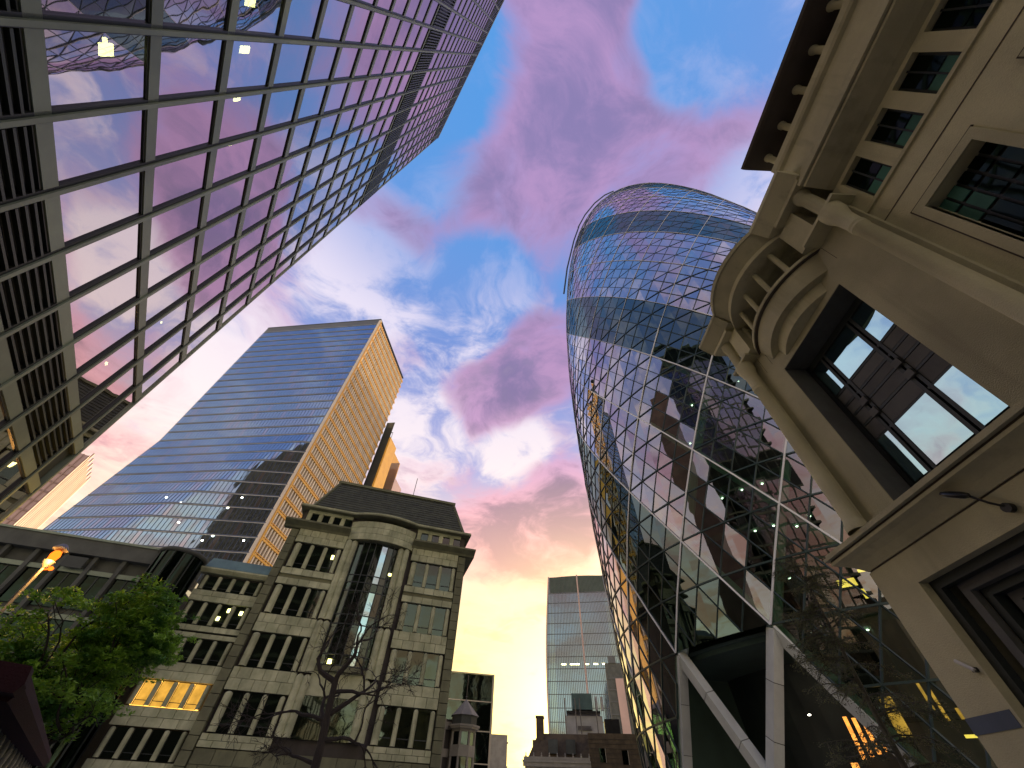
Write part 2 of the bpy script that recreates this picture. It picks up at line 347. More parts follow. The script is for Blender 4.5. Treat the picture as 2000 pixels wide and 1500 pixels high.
for z0, z1 in rows:
    for a, b in zip(edges[1:], edges[:-1]):
        dx, dz = random.gauss(0, .0022), random.gauss(0, .0022); w = (b - a) / 2 - .06; c = (a + b) / 2; h = (z1 - z0) / 2; cz = (z0 + z1) / 2
        panes.append(([(c - w, .04 - w * dx - h * dz, cz - h), (c + w, .04 + w * dx - h * dz, cz - h), (c + w, .04 + w * dx + h * dz, cz + h), (c - w, .04 - w * dx + h * dz, cz + h)], 0))
split_panes(LT, panes, 'window_pane', 'window_panes_far', ['tower_glass'])
back = None
for z0, z1 in ((10.6, 12.12), (ribs[-1], ribs2[0]), (ribs2[-1], TOP)): MB().box(S0, S1 - .2, .16, .25, z0, z1).build('louvre_backing', 'tower_dark', LT)
sm = MB().sweepx([(-.06, -.05), (.1, .0), (.1, .05), (-.06, .02)], -.85, .85).mesh('louvre_slat', 'slat')
for a, b in zip(edges[2:], edges[1:-1]):
    for k in range(6): link('louvre_slat', sm, LT, ((a + b) / 2, .02, 10.74 + .235 * k))
lv = MB(); lv2 = MB()
for a, b in zip(edges[1:], edges[:-1]):
    for k in range(1, 8):
        x = a + (b - a) * k / 8
        lv.box(x - .05, x + .05, -.12, .16, ribs[-1] + .3, ribs2[0] - .3); lv2.box(x - .05, x + .05, -.12, .16, ribs2[-1] + .3, TOP - .4)
lv.build('louvre_fins', 'slat', LT, kind='stuff'); lv2.build('roof_louvre_fins', 'slat', LT, kind='stuff')
for px, py, w, h in [(207, 97, .30, .42), (478, 97, .26, .62), (463, 192, .22, .44), (489, 3, .3, .6), (450, 280, .2, .22), (208, 710, .16, .1), (315, 630, .10, .07), (205, 82, .2, .1)]:
    p = on_tower(px, py, .55); link('ceiling_light', boxmesh('ceiling_light', w, .05, h, 'lamp_white'), LT, p)
# return face of the tower
MB().box(S1 - .3, S1 - .12, .3, 34, 0, TOP).build('side_cladding', 'tower_dark', LT)
sr = MB().box(S1 - .12, S1 + .02, .3, 34, -.26, .26).mesh('side_band', 'tower_frame')
for z in ribs + ribs2: link('side_band', sr, LT, (0, 0, z))

# ------------------------------------------------------------------ curved diagrid tower
GH = thing('curved_glass_tower', 'round bulging glass tower with a triangular lattice of panes', 'tower', (40.39, 48.38, 0))
_kz = [x * .93 for x in (0, 20, 45, 70, 95, 120, 140, 155, 168, 176)]; _kr = [25.5, 26.7, 27.8, 28.1, 27.1, 24.6, 21.2, 17., 12, 7.5]
def grad(z):   # smooth profile (Catmull-Rom on knots)
    i = 0
    while i < len(_kz) - 2 and z > _kz[i + 1]: i += 1
    def tan(j):
        a, b = max(j - 1, 0), min(j + 1, len(_kz) - 1); return (_kr[b] - _kr[a]) / (_kz[b] - _kz[a])
    h = _kz[i + 1] - _kz[i]; t = (z - _kz[i]) / h
    return (2 * t**3 - 3 * t**2 + 1) * _kr[i] + (t**3 - 2 * t**2 + t) * h * tan(i) + (-2 * t**3 + 3 * t**2) * _kr[i + 1] + (t**3 - t**2) * h * tan(i + 1)
FH = 4.05
def gp(f, a, off=0):   # floor index, angle (deg)
    z = 12 + FH * f; r = grad(z) + off; return Vector((r * math.cos(R(a)), r * math.sin(R(a)), z))
F0, F1 = -2, 36
def opening(f, a):  # entrance bay cut out under two frame heads
    a = (a + 360) % 360 - 360
    return f < 0 and -160 + 5 * f < a < -140 - 5 * f
panes = []; bars = MB(); rings = MB()
def gi(f, a):
    c = (f + (a + 140) / 5) % 12
    return 2 if 8 <= c < 12 else (0 if random.random() < .55 else 1)
def shrink(vs, k=.965):
    c = sum(vs, Vector()) / len(vs); o = Vector((c.x, c.y, 0)).normalized(); u = (vs[1] - vs[0]).normalized(); w = o.cross(u); a, b = random.gauss(0, .006), random.gauss(0, .006)
    return [c + (v - c) * k + o * ((v - c).dot(u) * a + (v - c).dot(w) * b) for v in vs]
for f in range(F0, F1):
    for i in range(72):
        a = 5 * i - 360.0
        am = a + .01
        ca = (a + 360) % 360 - 360
        quad = [gp(f, a), gp(f + .5, a + 2.5), gp(f + 1, a), gp(f + .5, a - 2.5)]
        if not opening(f + .5, a): panes.append((shrink(quad), gi(f + .5, a)))
        if not opening(f + .2, a + 2.5): panes.append((shrink([gp(f, a), gp(f, a + 5), gp(f + .5, a + 2.5)], .95), gi(f + .25, a + 2.5)))
        if not opening(f + .8, a + 2.5): panes.append((shrink([gp(f + 1, a + 5), gp(f + 1, a), gp(f + .5, a + 2.5)], .95), gi(f + .75, a + 2.5)))
        if not opening(f + .5, a):
            nn = gp(f + .5, a) - Vector((0, 0, 12 + FH * (f + .5)))
            for p, q in ((quad[0], quad[1]), (quad[1], quad[2]), (quad[2], quad[3]), (quad[3], quad[0])): bars.bar(p, q, .095, .14 if f < 12 else .07, nn)
        if not opening(f - .05, a + 2.5): rings.bar(gp(f, a), gp(f, a + 5), .13, .18 if f < 12 else .09, gp(f, a + 2.5) - Vector((0, 0, 12 + FH * f)))
split_panes(GH, panes, 'glass_pane', 'glass_panes_far', ['gh_a', 'gh_b', 'gh_d'])
bars.build('diagonal_mullions', 'gh_bar', GH, kind='stuff'); rings.build('ring_mullions', 'gh_bar', GH, kind='stuff')
# white beads and inner columns on the big lattice
for fam in (1, -1):
    for i in range(18):
        a0 = -160 + 20 * i
        bead = MB(); colm = MB()
        for f in range(0, 34):
            bead.bar(gp(f, a0 + fam * 5 * f, .10), gp(f + 1, a0 + fam * 5 * (f + 1), .10), .08 if f < 9 else .045, .14 if f < 9 else .06)
        bead.build('lattice_bead', 'gh_white', GH)
        for f in range(0, 16, 2):
            colm.tube([gp(f, a0 + fam * 5 * f, -.75), gp(f + 2, a0 + fam * 5 * (f + 2), -.75)], .42, 6)
        colm.build('lattice_column', 'gh_col', GH)
sl = MB()
for f in range(0, F1):
    r = grad(12 + FH * f) - 1.7; z = 12 + FH * f; sl.lathe([(9, z - .45), (r, z - .45), (r, z + .1), (9, z + .1)], 72)
sl.build('floor_slabs', 'gh_slab', GH)
MB().lathe([(9, 0), (9, 150), (0, 150)], 24).build('core', 'gh_slab', GH)
zt = 12 + FH * F1; rt = grad(zt)
MB().lathe([(rt, zt), (rt * .86, zt + 2.6), (rt * .6, zt + 4.9), (rt * .3, zt + 6.1), (0.01, zt + 6.5)], 36).build('dome', 'gh_b', GH, True)
for arcpts in (((20.5, -178), (23, -172), (26, -163), (28, -158)), ((28.6, -160), (30, -152), (32, -142), (33.5, -130), (34.6, -118))):
    MB().tube([gp(f, a, 1.1) for f, a in arcpts], .22, 6).build('maintenance_rail', 'gh_bar', GH)
# entrance: leaning legs, dark soffit, recessed wall
for a, b in ((-160, -150), (-140, -150), (-160, -170), (-140, -130)):
    p, q = gp(-.05, a, -.35), gp(-2.95, a + (b - a) * 1.47, -.35); leg = link('entrance_leg', None, GH)
    for k in range(4): MB().bar(p.lerp(q, k / 4 + (.002 if k else 0)), p.lerp(q, (k + 1) / 4 - .002), .88, .7, gp(-1, (a + b) / 2)).build('leg_panel', 'concrete', leg)
    MB().bar(p, q, .78, .6, gp(-1, (a + b) / 2)).build('leg_core', 'joint', leg)
sf = MB(); n = 12
for k in range(n):
    a, b = -172 + k * 44 / n, -172 + (k + 1) * 44 / n
    p = [gp(-.02, a, -.9), gp(-.02, b, -.9), gp(-.02, b, -9.5), gp(-.02, a, -9.5)]; sf.add(p, [(0, 1, 2, 3)])
sf.build('entrance_soffit', 'gh_slab', GH)
rw = MB()
for k in range(n):
    a, b = -175 + k * 50 / n, -175 + (k + 1) * 50 / n
    rw.add([gp(-3, a, -8.5), gp(-3, b, -8.5), gp(0, b, -8.5), gp(0, a, -8.5)], [(0, 1, 2, 3)])
rw.build('entrance_wall', 'tower_dark', GH)
MB().lathe([(17, 0), (17, 11.6), (9, 11.6)], 48).build('lobby_wall', 'gh_slab', GH)
MB().lathe([(24.9, 0), (25.3, 0.6), (24.0, .6)], 72).build('plinth', 'concrete', GH)
for a in (-173, -127):
    p, q = gp(-3, a, -1.2), gp(-3, a, -16); p2, q2 = gp(-.05, a, -1.2), gp(-.05, a, -16)
    MB().bar((p + p2) / 2, (q + q2) / 2, .2, 12.0, (0, 0, 1)).build('lobby_partition', 'gh_slab', GH)
# lit rooms behind the lower right panes
for f, a, da, h, mt, dep in [(.5, -127, 2.6, .5, 'lit', -1.5), (.66, -123, 3.2, .18, 'lit', -1.6), (.3, -125.5, .5, .6, 'lit', -1.6), (-1.3, -130.6, 1.6, 1.9, 'lobby', -1.8), (-1.1, -125.8, .35, 1.3, 'lobby', -1.8), (-1.2, -124.9, .35, 1.5, 'lobby', -1.8), (-1.55, -123.4, 1.6, .14, 'lit', -1.9), (-1.3, -123.0, .5, .5, 'lobby', -2.2), (-1.45, -120, .5, 1.2, 'lobby', -2.2), (-1.0, -121.5, 1.8, .1, 'lit', -2.2)] + [(-1.5, -137 + 1.1 * k, .5, 2.0 - .2 * k, 'lobby', -1.9) for k in range(5)] + [(-1.75, -141.8, 1.2, .5, 'lobby', -6.2)]:
    p, q = gp(f, a - da / 2, dep), gp(f, a + da / 2, dep)
    MB().bar(p, q, .12, h, (0, 0, 1)).build('lit_room', mt, GH)
for k in range(34):
    f = random.uniform(-1.6, 7); a = random.uniform(-150, -108); p = gp(math.floor(f) + .86, a, -random.uniform(1.9, 3.5))
    link('downlight', boxmesh('downlight', .13, .13, .06, 'dot'), GH, p)

# ------------------------------------------------------------------ tan stone building on the right (local x = -world y, local y = into the wall)
RB = thing('stone_corner_building', 'tan stone corner building with columns and a bowed balcony at the right edge', 'building', (9, 0, 0), R(-90))
YB = 12.0    # near end, behind the camera
# lower storey wall pieces round the deep opening (local x = -y)
w = MB(); w.box(-9.3, -8.3, 0, 1.4, 0, 5.9); w.box(-8.3, -2.4, 0, 1.4, 5.3, 5.9); w.box(-2.4, YB, 0, 1.4, 0, 5.9); w.box(-9.3, YB, 1.4, 9, 0, 5.9)
w.build('ground_storey_wall', 'tan', RB)
MB().box(-9.31, -8.36, -.012, .3, 2.96, 3.2).build('blue_band', 'blue_band', RB)
for x0, z1, y0, y1, mt in ((-8.3, 5.3, .22, .40, 'win_frame'), (-7.97, 5.14, .42, .58, 'win_panel'), (-7.80, 5.0, .60, .95, 'win_frame'), (-7.55, 4.86, .80, 1.0, 'win_panel')):
    t = .17
    MB().box(x0, x0 + t, y0, y1, 0, z1).box(x0 + t, -2.4, y0, y1, z1 - t, z1).build('stepped_reveal', mt, RB)
MB().box(-7.4, -2.4, 1.1, 1.12, 0, 4.7).build('entrance_glass', 'pane_dark', RB)
MB().box(-7.29, -7.1, 1.02, 1.06, 4.15, 4.66).build('painted_light_strip', 'blind', RB)  # matte green strip painted in for light caught on the glass
for k in range(3): MB().box(-6.85 + .3 * k, -6.82 + .3 * k, 1.02, 1.09, 3.2, 4.68).build('glazing_bar', 'win_panel', RB)
# groove, cove and ledge above the ground storey (far end returned)
def rim(prof, name, mt, x0, xe=None):
    """profile (out, z) run along the wall and returned round the far end at local x = x0"""
    b = MB(); n = len(prof); xe = YB if xe is None else xe
    a = [(x0 - o, -o, z) for o, z in prof]; c = [(xe, -o, z) for o, z in prof]; d = [(x0 - o, 9, z) for o, z in prof]
    b.add(a + c, [(i, n + i, n + (i + 1) % n, (i + 1) % n) for i in range(n)] + [tuple(reversed(range(n, 2 * n)))])
    b.add(a + d, [(i, (i + 1) % n, n + (i + 1) % n, n + i) for i in range(n)])
    return b.build(name, mt, RB)
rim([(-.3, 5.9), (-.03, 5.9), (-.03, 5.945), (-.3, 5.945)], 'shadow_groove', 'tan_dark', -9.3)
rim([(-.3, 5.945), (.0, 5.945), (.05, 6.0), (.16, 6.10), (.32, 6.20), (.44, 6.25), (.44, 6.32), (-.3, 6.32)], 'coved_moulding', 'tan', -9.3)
rim([(-.3, 6.323), (.42, 6.323), (.42, 6.37), (-.3, 6.37)], 'ledge_shadow', 'tan_dark', -9.3)  # dark strip drawn in as the shadow under the ledge
rim([(-.3, 6.372), (.52, 6.372), (.52, 6.44), (.46, 6.46), (.46, 6.52), (-.3, 6.56)], 'ledge', 'tan', -9.3)
# piano nobile wall with the big window
w = MB(); w.box(-8.45, -7.5, 0, 1.3, 6.5, 13.1); w.box(-7.5, -4.45, 0, 1.3, 11.74, 13.1); w.box(-4.45, -2.75, 0, 1.3, 6.5, 13.1); w.box(-8.45, -2.75, 1.3, 9, 6.5, 14.6)
w.build('upper_storey_wall', 'tan', RB)
for x in (-8.1, -7.72, -3.95): MB().box(x - .006, x + .006, -.004, .1, 12.3, 13.1).build('wall_joint', 'tan_dark', RB)
MB().box(-7.5, -4.45, .95, 1.0, 6.5, 11.74).build('window_back', 'win_frame', RB)
win = link('window', None, RB, (0, 0, 0))
px0, px1 = -7.5, -4.45
for nm, b in (('reveal_lining', (px0, px0 + .012, .02, .95, 6.56, 11.74)), ('reveal_lining', (px0 + .012, px1, .02, .95, 11.728, 11.74))): MB().box(*b).build(nm, 'win_panel' if nm else '', win)
MB().box(px0 + .02, px0 + .14, .7, .94, 6.56, 11.72).box(px0 + .14, px1, .72, .94, 11.5, 11.72).box(px0 + .14, px1, .76, .94, 6.56, 7.2).build('window_frame', 'win_frame', win)
LIGHTS = ((-7.32, -6.93), (-6.68, -5.62), (-5.37, -4.6))
for x in (-6.805, -5.495): MB().box(x - .12, x - .03, .73, .94, 7.2, 11.5).box(x + .03, x + .12, .73, .94, 7.2, 11.5).build('window_mullion', 'win_frame', win)
for z in (8.57, 9.08, 9.5, 9.86, 10.27): MB().box(px0 + .14, px1, .75, .94, z - .035, z + .035).build('window_transom', 'win_frame', win)
for x0, x1 in LIGHTS:
    for z0, z1 in ((8.62, 9.03), (9.13, 9.45), (9.55, 9.81), (9.91, 10.22)): MB().box(x0 - .03, x1 + .03, .76, .93, z0, z1).build('spandrel_panel', 'win_panel', win)
for x in (-6.805, -5.495):
    for z in (9.08, 9.5): MB().box(x - .11, x + .11, .66, .75, z - .1, z + .1).build('boss', 'win_panel', win)
for x0, x1 in LIGHTS:
    for z0, z1 in ((10.31, 11.45), (7.25, 8.53)):
        rz = random.uniform(-.01, .01)
        MB().add([(x0, .735 + rz, z0), (x1, .735 - rz, z0), (x1, .735 - rz, z1), (x0, .735 + rz, z1)], [(0, 1, 2, 3)]).build('window_pane', 'pane_sky', win)
# columns
def column(x, z0, z1, r):
    c = MB(); ro = -.30
    c.lathe([(r * 1.35, z0), (r * 1.35, z0 + .15), (r * 1.15, z0 + .24), (r, z0 + .32), (r * .95, z1 - 1.35), (r * 1.08, z1 - 1.33), (r * 1.08, z1 - 1.27), (r * .95, z1 - 1.25), (r * 1.08, z1 - 1.2), (r * 1.08, z1 - 1.14), (r * .98, z1 - 1.1), (r * 1.1, z1 - .6), (r * 1.55, z1 - .25), (r * 1.6, z1)], 28)
    o = c.build('column', 'tan', RB, True, loc=(x, ro, 0)); return o
column(-8.5, 6.56, 13.1, .19); column(-2.95, 6.56, 13.1, .19)
MB().box(-8.9, -8.45, -.1, .6, 6.5, 13.1).build('corner_pier', 'tan', RB)
# bow: plan arc centred on local x = -5.95
def arc(half, sag, n=20, xc=-5.95):
    rad = (half * half + sag * sag) / (2 * sag); th = math.asin(half / rad)
    return [(xc + rad * math.sin(-th + 2 * th * k / n), -(rad * math.cos(-th + 2 * th * k / n) - (rad - sag))) for k in range(n + 1)]
def bow(name, half, s0, s1, z0, z1, mt='tan', smooth=True, half1=None):
    a = arc(half, s0); c = arc(half1 or half, s1); n = len(a); b = MB()
    vs = [(x, y, z0) for x, y in a] + [(x, y, z1) for x, y in c]
    b.add(vs, [(i, i + 1, n + i + 1, n + i) for i in range(n - 1)]); b.add([(x, y, z0) for x, y in a], [tuple(reversed(range(n)))]); b.add([(x, y, z1) for x, y in c], [tuple(range(n))])
    return b.build(name, mt, RB)
bow('bow_corbel', 1.16, .36, .40, 11.97, 12.37, half1=1.25); bow('bow_band', 1.62, .62, .68, 12.372, 13.08, half1=1.85)
bow('bow_lip', 1.98, .76, .78, 13.085, 13.11, 'tan_dark'); bow('bow_lip', 2.02, .80, .83, 13.112, 13.2)
# entablature blocks and loggia
MB().box(-8.95, -7.93, -.5, 1.3, 13.1, 13.2).build('abacus', 'tan', RB); MB().box(-3.97, -2.5, -.5, 1.3, 13.1, 13.2).build('abacus', 'tan', RB)
MB().box(-4.2, -3.42, -.36, 1.3, 13.2, 14.6).build('loggia_pier', 'tan', RB); MB().box(-8.3, -7.75, -.36, 1.3, 13.2, 14.6).build('loggia_pier', 'tan', RB)
for x, y, r in ((-2.95, -.30, .19), (-8.62, -.30, .17)): 
    MB().lathe([(r, 13.2), (r, 14.35), (r * 1.25, 14.4), (r * 1.25, 14.6)], 20).build('stub_column', 'tan', RB, True, loc=(x, y, 0))
MB().box(-7.75, -4.2, .9, 1.0, 13.2, 14.6).build('loggia_back', 'dark_room', RB)  # near-black colour stands in for deep shade inside the loggia
al = arc(1.8, .58, 5)
for x, y in al: MB().lathe([(.085, 13.2), (.085, 14.6)], 14).build('colonnette', 'tan', RB, True, loc=(x, y, 0))
for x0, x1 in ((-9.1, -7.9), (-3.9, -2.5)): MB().box(x0, x1, -.62, 1.3, 14.6, 14.75).build('upper_abacus', 'tan', RB)
bow('upper_bow_lip', 2.1, 1.03, 1.07, 14.6, 14.75); bow('upper_bow_cove', 2.05, .98, 1.42, 14.752, 15.2, half1=2.5); bow('upper_bow_crown', 2.55, 1.48, 1.52, 15.202, 15.34)
MB().box(-9.0, -2.5, -.35, 5, 14.75, 15.2).build('entablature', 'tan', RB)
for x0, x1 in ((-9.2, -7.6), (-4.3, -2.4)): MB().sweepx([(-.6, 14.76), (-.95, 15.16), (-1.0, 15.2), (-1.0, 15.34), (4, 15.34), (4, 14.76)], x0, x1).build('crowning_cornice', 'tan', RB)
# right-hand wing: framed windows, attic row, cornice, top loggia
w = MB(); bx = [(-2.75, -2.19), (-.91, .55), (1.83, 3.3), (4.58, YB)]
for a, b in bx: w.box(a, b, .14, 1.3, 6.5, 10.96)
w.box(-2.75, YB, .14, 1.3, 10.96, 12.45); w.box(-2.75, YB, 1.3, 9, 6.5, 16)
for a in (-2.19, .55, 3.3): w.box(a, a + 1.28, .14, 1.3, 6.5, 7.6)
ax = [-2.41 + 1.07 * k for k in range(12)]
w.box(-2.75, ax[0], .14, 1.3, 12.45, 13.86)
for a in ax: w.box(a + .72, a + 1.07, .14, 1.3, 12.45, 13.86)
w.box(-2.75, YB, .14, 1.3, 13.86, 14.0)
w.build('wing_wall', 'tan', RB)
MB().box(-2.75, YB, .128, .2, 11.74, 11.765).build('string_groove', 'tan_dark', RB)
MB().box(-2.75, YB, .08, .2, 12.33, 12.43).build('attic_sill', 'tan', RB)
for a in (-2.19, .55, 3.3):
    fr = MB(); o = .19
    fr.box(a - o, a, .09, .3, 7.41, 11.17).box(a + 1.28, a + 1.28 + o, .09, .3, 7.41, 11.17).box(a, a + 1.28, .09, .3, 10.962, 11.17)
    wn = link('framed_window', None, RB, (0, 0, 0)); fr.build('architrave', 'tan', wn)
    MB().box(a - o - .03, a - o, .1, .2, 7.4, 11.2).box(a - o - .03, a + 1.28 + o + .03, .1, .2, 11.17, 11.2).build('architrave_joint', 'tan_dark', wn)
    MB().box(a, a + 1.28, .44, .47, 7.6, 10.96).build('window_back', 'win_frame', wn)
    for k in range(5):
        for j, (z0, z1) in enumerate(((8.6, 9.9), (9.98, 10.46), (10.54, 10.94))):
            MB().box(a - .06 + .28 * k, a + .16 + .28 * k, .39, .42, z0, z1).build('window_pane', 'blind' if j and k < 2 else 'pane_dark', wn)
for i, a in enumerate(ax):
    wn = link('attic_window', None, RB, (0, 0, 0)); MB().box(a, a + .72, .30, .32, 12.45, 13.86).build('window_back', 'win_frame', wn)
    MB().box(a + .06, a + .66, .27, .282, 12.5, 12.95).build('window_pane', 'blind' if i < 3 else 'pane_dark', wn); MB().box(a + .06, a + .66, .27, .282, 13.0, 13.8).build('window_pane', 'pane_dark', wn)
    MB().box(a + .34, a + .38, .25, .275, 12.45, 13.86).build('glazing_bar', 'win_frame', wn)
def run(prof, name, mt='tan', x0=-2.6):
    return MB().sweepx([(-o, z) for o, z in prof], x0, YB).build(name, mt, RB)
run([(-1, 14.0), (-.14, 14.0), (.05, 14.06), (.3, 14.2), (.52, 14.32), (.52, 14.42), (-1, 14.42)], 'main_cornice_cove')
run([(-1, 14.422), (.50, 14.422), (.50, 14.45), (-1, 14.45)], 'cornice_shadow', 'tan_dark', -2.6)  # dark strip drawn in as the cornice's shadow line
run([(-1, 14.452), (.60, 14.452), (.60, 14.62), (.55, 14.64), (.55, 14.80), (-1, 14.8)], 'main_cornice', 'tan', -2.62)
run([(-1, 14.8), (.50, 14.8), (.50, 14.86), (.46, 14.88), (.46, 15.85), (.56, 15.9), (.60, 16.0), (.60, 16.25), (-1, 16.25)], 'parapet', 'tan', -2.6)
run([(-1, 16.25), (-.1, 16.25), (-.1, 17.2), (-1, 17.2)], 'top_loggia_back', 'tan_dark', -2.4)
for k in range(13):
    MB().lathe([(.10, 16.25), (.10, 17.1), (.13, 17.12), (.13, 17.2)], 14).build('top_colonnette', 'tan', RB, True, loc=(-2.34 + .95 * k, -.36, 0))
run([(-2, 17.2), (.95, 17.2), (1.05, 17.24), (1.08, 17.36), (-2, 17.36)], 'eaves', 'tan_dark', -2.75)
# small fixtures on that wall
fl = thing('floodlight', 'dark oval floodlight on a short arm fixed to the tan wall', 'floodlight', (8.97, 5.74, 5.55), R(-90))
MB().tube([(0, 0, 0), (0, -.1, .0)], .085, 12).build('wall_plate', 'black_metal', fl); MB().tube([(0, -.06, .02), (-.05, -.25, .12), (-.16, -.32, .32)], .022, 8).build('arm', 'black_metal', fl)
hd = MB(); hd.lathe([(.001, -.045), (.09, -.04), (.13, -.01), (.12, .03), (.06, .05), (.001, .05)], 18); hd.v = [(x * 1.9, y, z) for x, y, z in hd.v]
hd.build('lamp_head', 'black_metal', fl, True, loc=(-.32, -.36, .46), rot=(R(15), R(38), 0)); 
MB().box(-.18, .18, -.07, .07, -.056, -.047).build('lens', 'pale_slat', fl, loc=(-.32, -.36, .46), rot=(R(15), R(38), 0))
wl = thing('wall_lamp', 'small pale tube lamp on the tan wall beside the dark opening', 'lamp', (9, 8.5, 3.86), R(-90))
MB().tube([(-.12, -.09, .10), (.12, -.09, -.10)], .035, 10).build('tube', 'white_metal', wl); MB().box(.06, .12, -.09, .0, -.12, -.05).build('bracket', 'black_metal', wl)

# ------------------------------------------------------------------ grey granite office building, centre left (local x along front, y into building)
SB = thing('granite_building', 'grey granite office building with a glazed bow bay and dark mansard roof', 'building', (-4.966, 49.753, 0), R(15.5))
_blk = {}
def block(parent, x0, x1, z0, z1, y0, y1, mt, name='stone_block', gap=.03):
    key = (round(x1 - x0, 2), round(z1 - z0, 2), round(y1 - y0, 2), mt)
    if key not in _blk: _blk[key] = boxmesh(name, x1 - x0 - gap, y1 - y0, z1 - z0 - gap, mt, .02)
    return link(name, _blk[key], parent, ((x0 + x1) / 2, (y0 + y1) / 2 + random.uniform(-.008, .008), (z0 + z1) / 2))
def ashlar(parent, x0, x1, z0, z1, nx, nz, y0=-.1, y1=.2, mt='granite'):
    for j in range(nz):
        h = (z1 - z0) / nz
        if j % 2 == 0:
            for i in range(nx): block(parent, x0 + (x1 - x0) * i / nx, x0 + (x1 - x0) * (i + 1) / nx, z0 + h * j, z0 + h * (j + 1), y0, y1, mt)
        else:
            xs = [x0] + [x0 + (x1 - x0) * (i + .5) / nx for i in range(nx)] + [x1]
            for a, b in zip(xs[:-1], xs[1:]): block(parent, a, b, z0 + h * j, z0 + h * (j + 1), y0, y1, mt)
def halfcol(h, r, mt='granite', nj=3):
    b = MB(); pr = [(r, 0)]
    for j in range(1, nj): z = h * .9 * j / nj; pr += [(r, z - .02), (r * .93, z - .012), (r * .93, z + .012), (r, z + .02)]
    pr += [(r, h * .93), (r * .85, h * .97), (r * .4, h), (.001, h)]
    return b.lathe(pr, 12, 180, 360).mesh('half_column', mt)
ROWS = [(19.85, 22.65), (15.2, 18.0), (10.65, 13.45), (6.0, 8.8)]
MB().box(-21.2, -.3, .45, 22, 0, 27.2).build('wall', 'joint', SB)
hc = halfcol(2.75, .23); hcb = halfcol(2.75, .34)
def triple(parent, x0, x1, z0, z1, ncol, lit=None, y=.0, colm=None, big=None, lights=0):
    """a row of windows between rounded stone columns"""
    p = (x1 - x0) / ncol
    MB().box(x0, x1, y + .30, y + .44, z0, z1).build('window_recess', 'dark_room' if not lit else lit, parent)
    for k in range(ncol + 1):
        x = x0 + p * k; link('half_column', (big if k == 0 and big else colm), parent, (x, y + .06, z0))
        if k < ncol:
            wn = link('window', None, parent, (x + p / 2, y, (z0 + z1) / 2))
            w, h = p / 2 - .18, (z1 - z0) / 2
            a = random.uniform(-.006, .006)
            MB().add([(-w, .22 + a, -h), (w, .22 - a, -h), (w, .22 - a, h), (-w, .22 + a, h)], [(0, 1, 2, 3)]).build('pane', 'glassblock', wn)
            MB().box(-w, w, .17, .21, -h * .62, -h * .57).box(-w, -w + .05, .17, .21, -h, h).box(w - .05, w, .17, .21, -h, h).build('frame', 'win_frame', wn)
for i, (z0, z1) in enumerate(ROWS):
    for x0, x1 in ((-20.0, -15.4), (-6.35, -1.35)): triple(SB, x0, x1, z0, z1, 3, None, 0, hc, hcb)
    zb = ROWS[i + 1][1] if i < 3 else 5.0
    for x0, x1 in ((-20.6, -14.95), (-6.9, -1.0)):
        if i == 0: ashlar(SB, x0, x1, 18.05, 18.72, 5, 1); ashlar(SB, x0, x1, 19.12, 19.8, 5, 1); MB().box(x0, x1, .08, .46, 18.7, 19.14).build('band_recess', 'granite_dark', SB)
        else: ashlar(SB, x0, x1, zb + .05, z0 - .08, 5, 2)
for x0, x1 in ((-20.6, -15.0), (-6.9, -1.0)): ashlar(SB, x0, x1, 22.75, 24.3, 6, 2)
# rusticated piers at both ends
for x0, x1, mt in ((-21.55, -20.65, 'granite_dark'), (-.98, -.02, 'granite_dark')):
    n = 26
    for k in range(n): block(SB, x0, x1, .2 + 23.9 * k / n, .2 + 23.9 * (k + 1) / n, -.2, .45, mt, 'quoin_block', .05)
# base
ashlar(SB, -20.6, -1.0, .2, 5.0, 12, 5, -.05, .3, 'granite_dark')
# pilaster pairs beside the bow and the bow itself
pil = halfcol(4.5, .36, 'granite', 5)
for x in (-14.6, -13.95, -8.3, -7.6):
    for z in (6.0, 10.62, 15.2, 19.4): link('pilaster', pil, SB, (x, -.12, z))
def sarc(half, sag, n, xc=-11.0):
    rad = (half * half + sag * sag) / (2 * sag); th = math.asin(half / rad)
    return [(xc + rad * math.sin(-th + 2 * th * k / n), -(rad * math.cos(-th + 2 * th * k / n) - (rad - sag))) for k in range(n + 1)]
bay = link('bow_bay', None, SB, (0, 0, 0))
pl = sarc(2.55, .55, 7)
MB().box(-13.6, -8.4, .35, .44, 6, 23.9).build('bay_back', 'dark_room', bay)
zl = [11.4, 12.3, 15.0, 15.9, 18.3, 19.2, 20.0, 23.8]
for j in range(len(zl) - 1):
    for k in range(7):
        (xa, ya), (xb, yb) = pl[k], pl[k + 1]; t = random.uniform(-.02, .02)
        mt = 'pane_sky' if k == 4 and j not in (4,) else 'glassblock'
        MB().add([(xa + .04, ya + t, zl[j] + .04), (xb - .04, yb - t, zl[j] + .04), (xb - .04, yb - t, zl[j + 1] - .04), (xa + .04, ya + t, zl[j + 1] - .04)], [(0, 1, 2, 3)]).build('bay_pane', mt, bay)
for k in range(8): x, y = pl[k]; MB().box(x - .05, x + .05, y - .08, y + .1, 11.3, 23.9).build('bay_mullion', 'win_frame', bay)
for z in zl: MB().prism([(x, y - .05) for x, y in pl] + [(x, y + .1) for x, y in reversed(pl)], z - .05, z + .05).build('bay_transom', 'win_frame', bay)
MB().prism([(x, y) for x, y in sarc(2.7, .75, 10)] + [(-8.3, .45), (-13.7, .45)], 10.9, 11.3).build('bay_sill', 'granite_dark', bay)
MB().box(-13.7, -8.3, -.06, .45, 9.0, 10.88).build('apron', 'granite', bay)
MB().box(-13.6, -8.4, .1, .44, 6.0, 8.98).build('lower_bay_window', 'glassblock', bay)
fz = sarc(4.05, 1.25, 12)
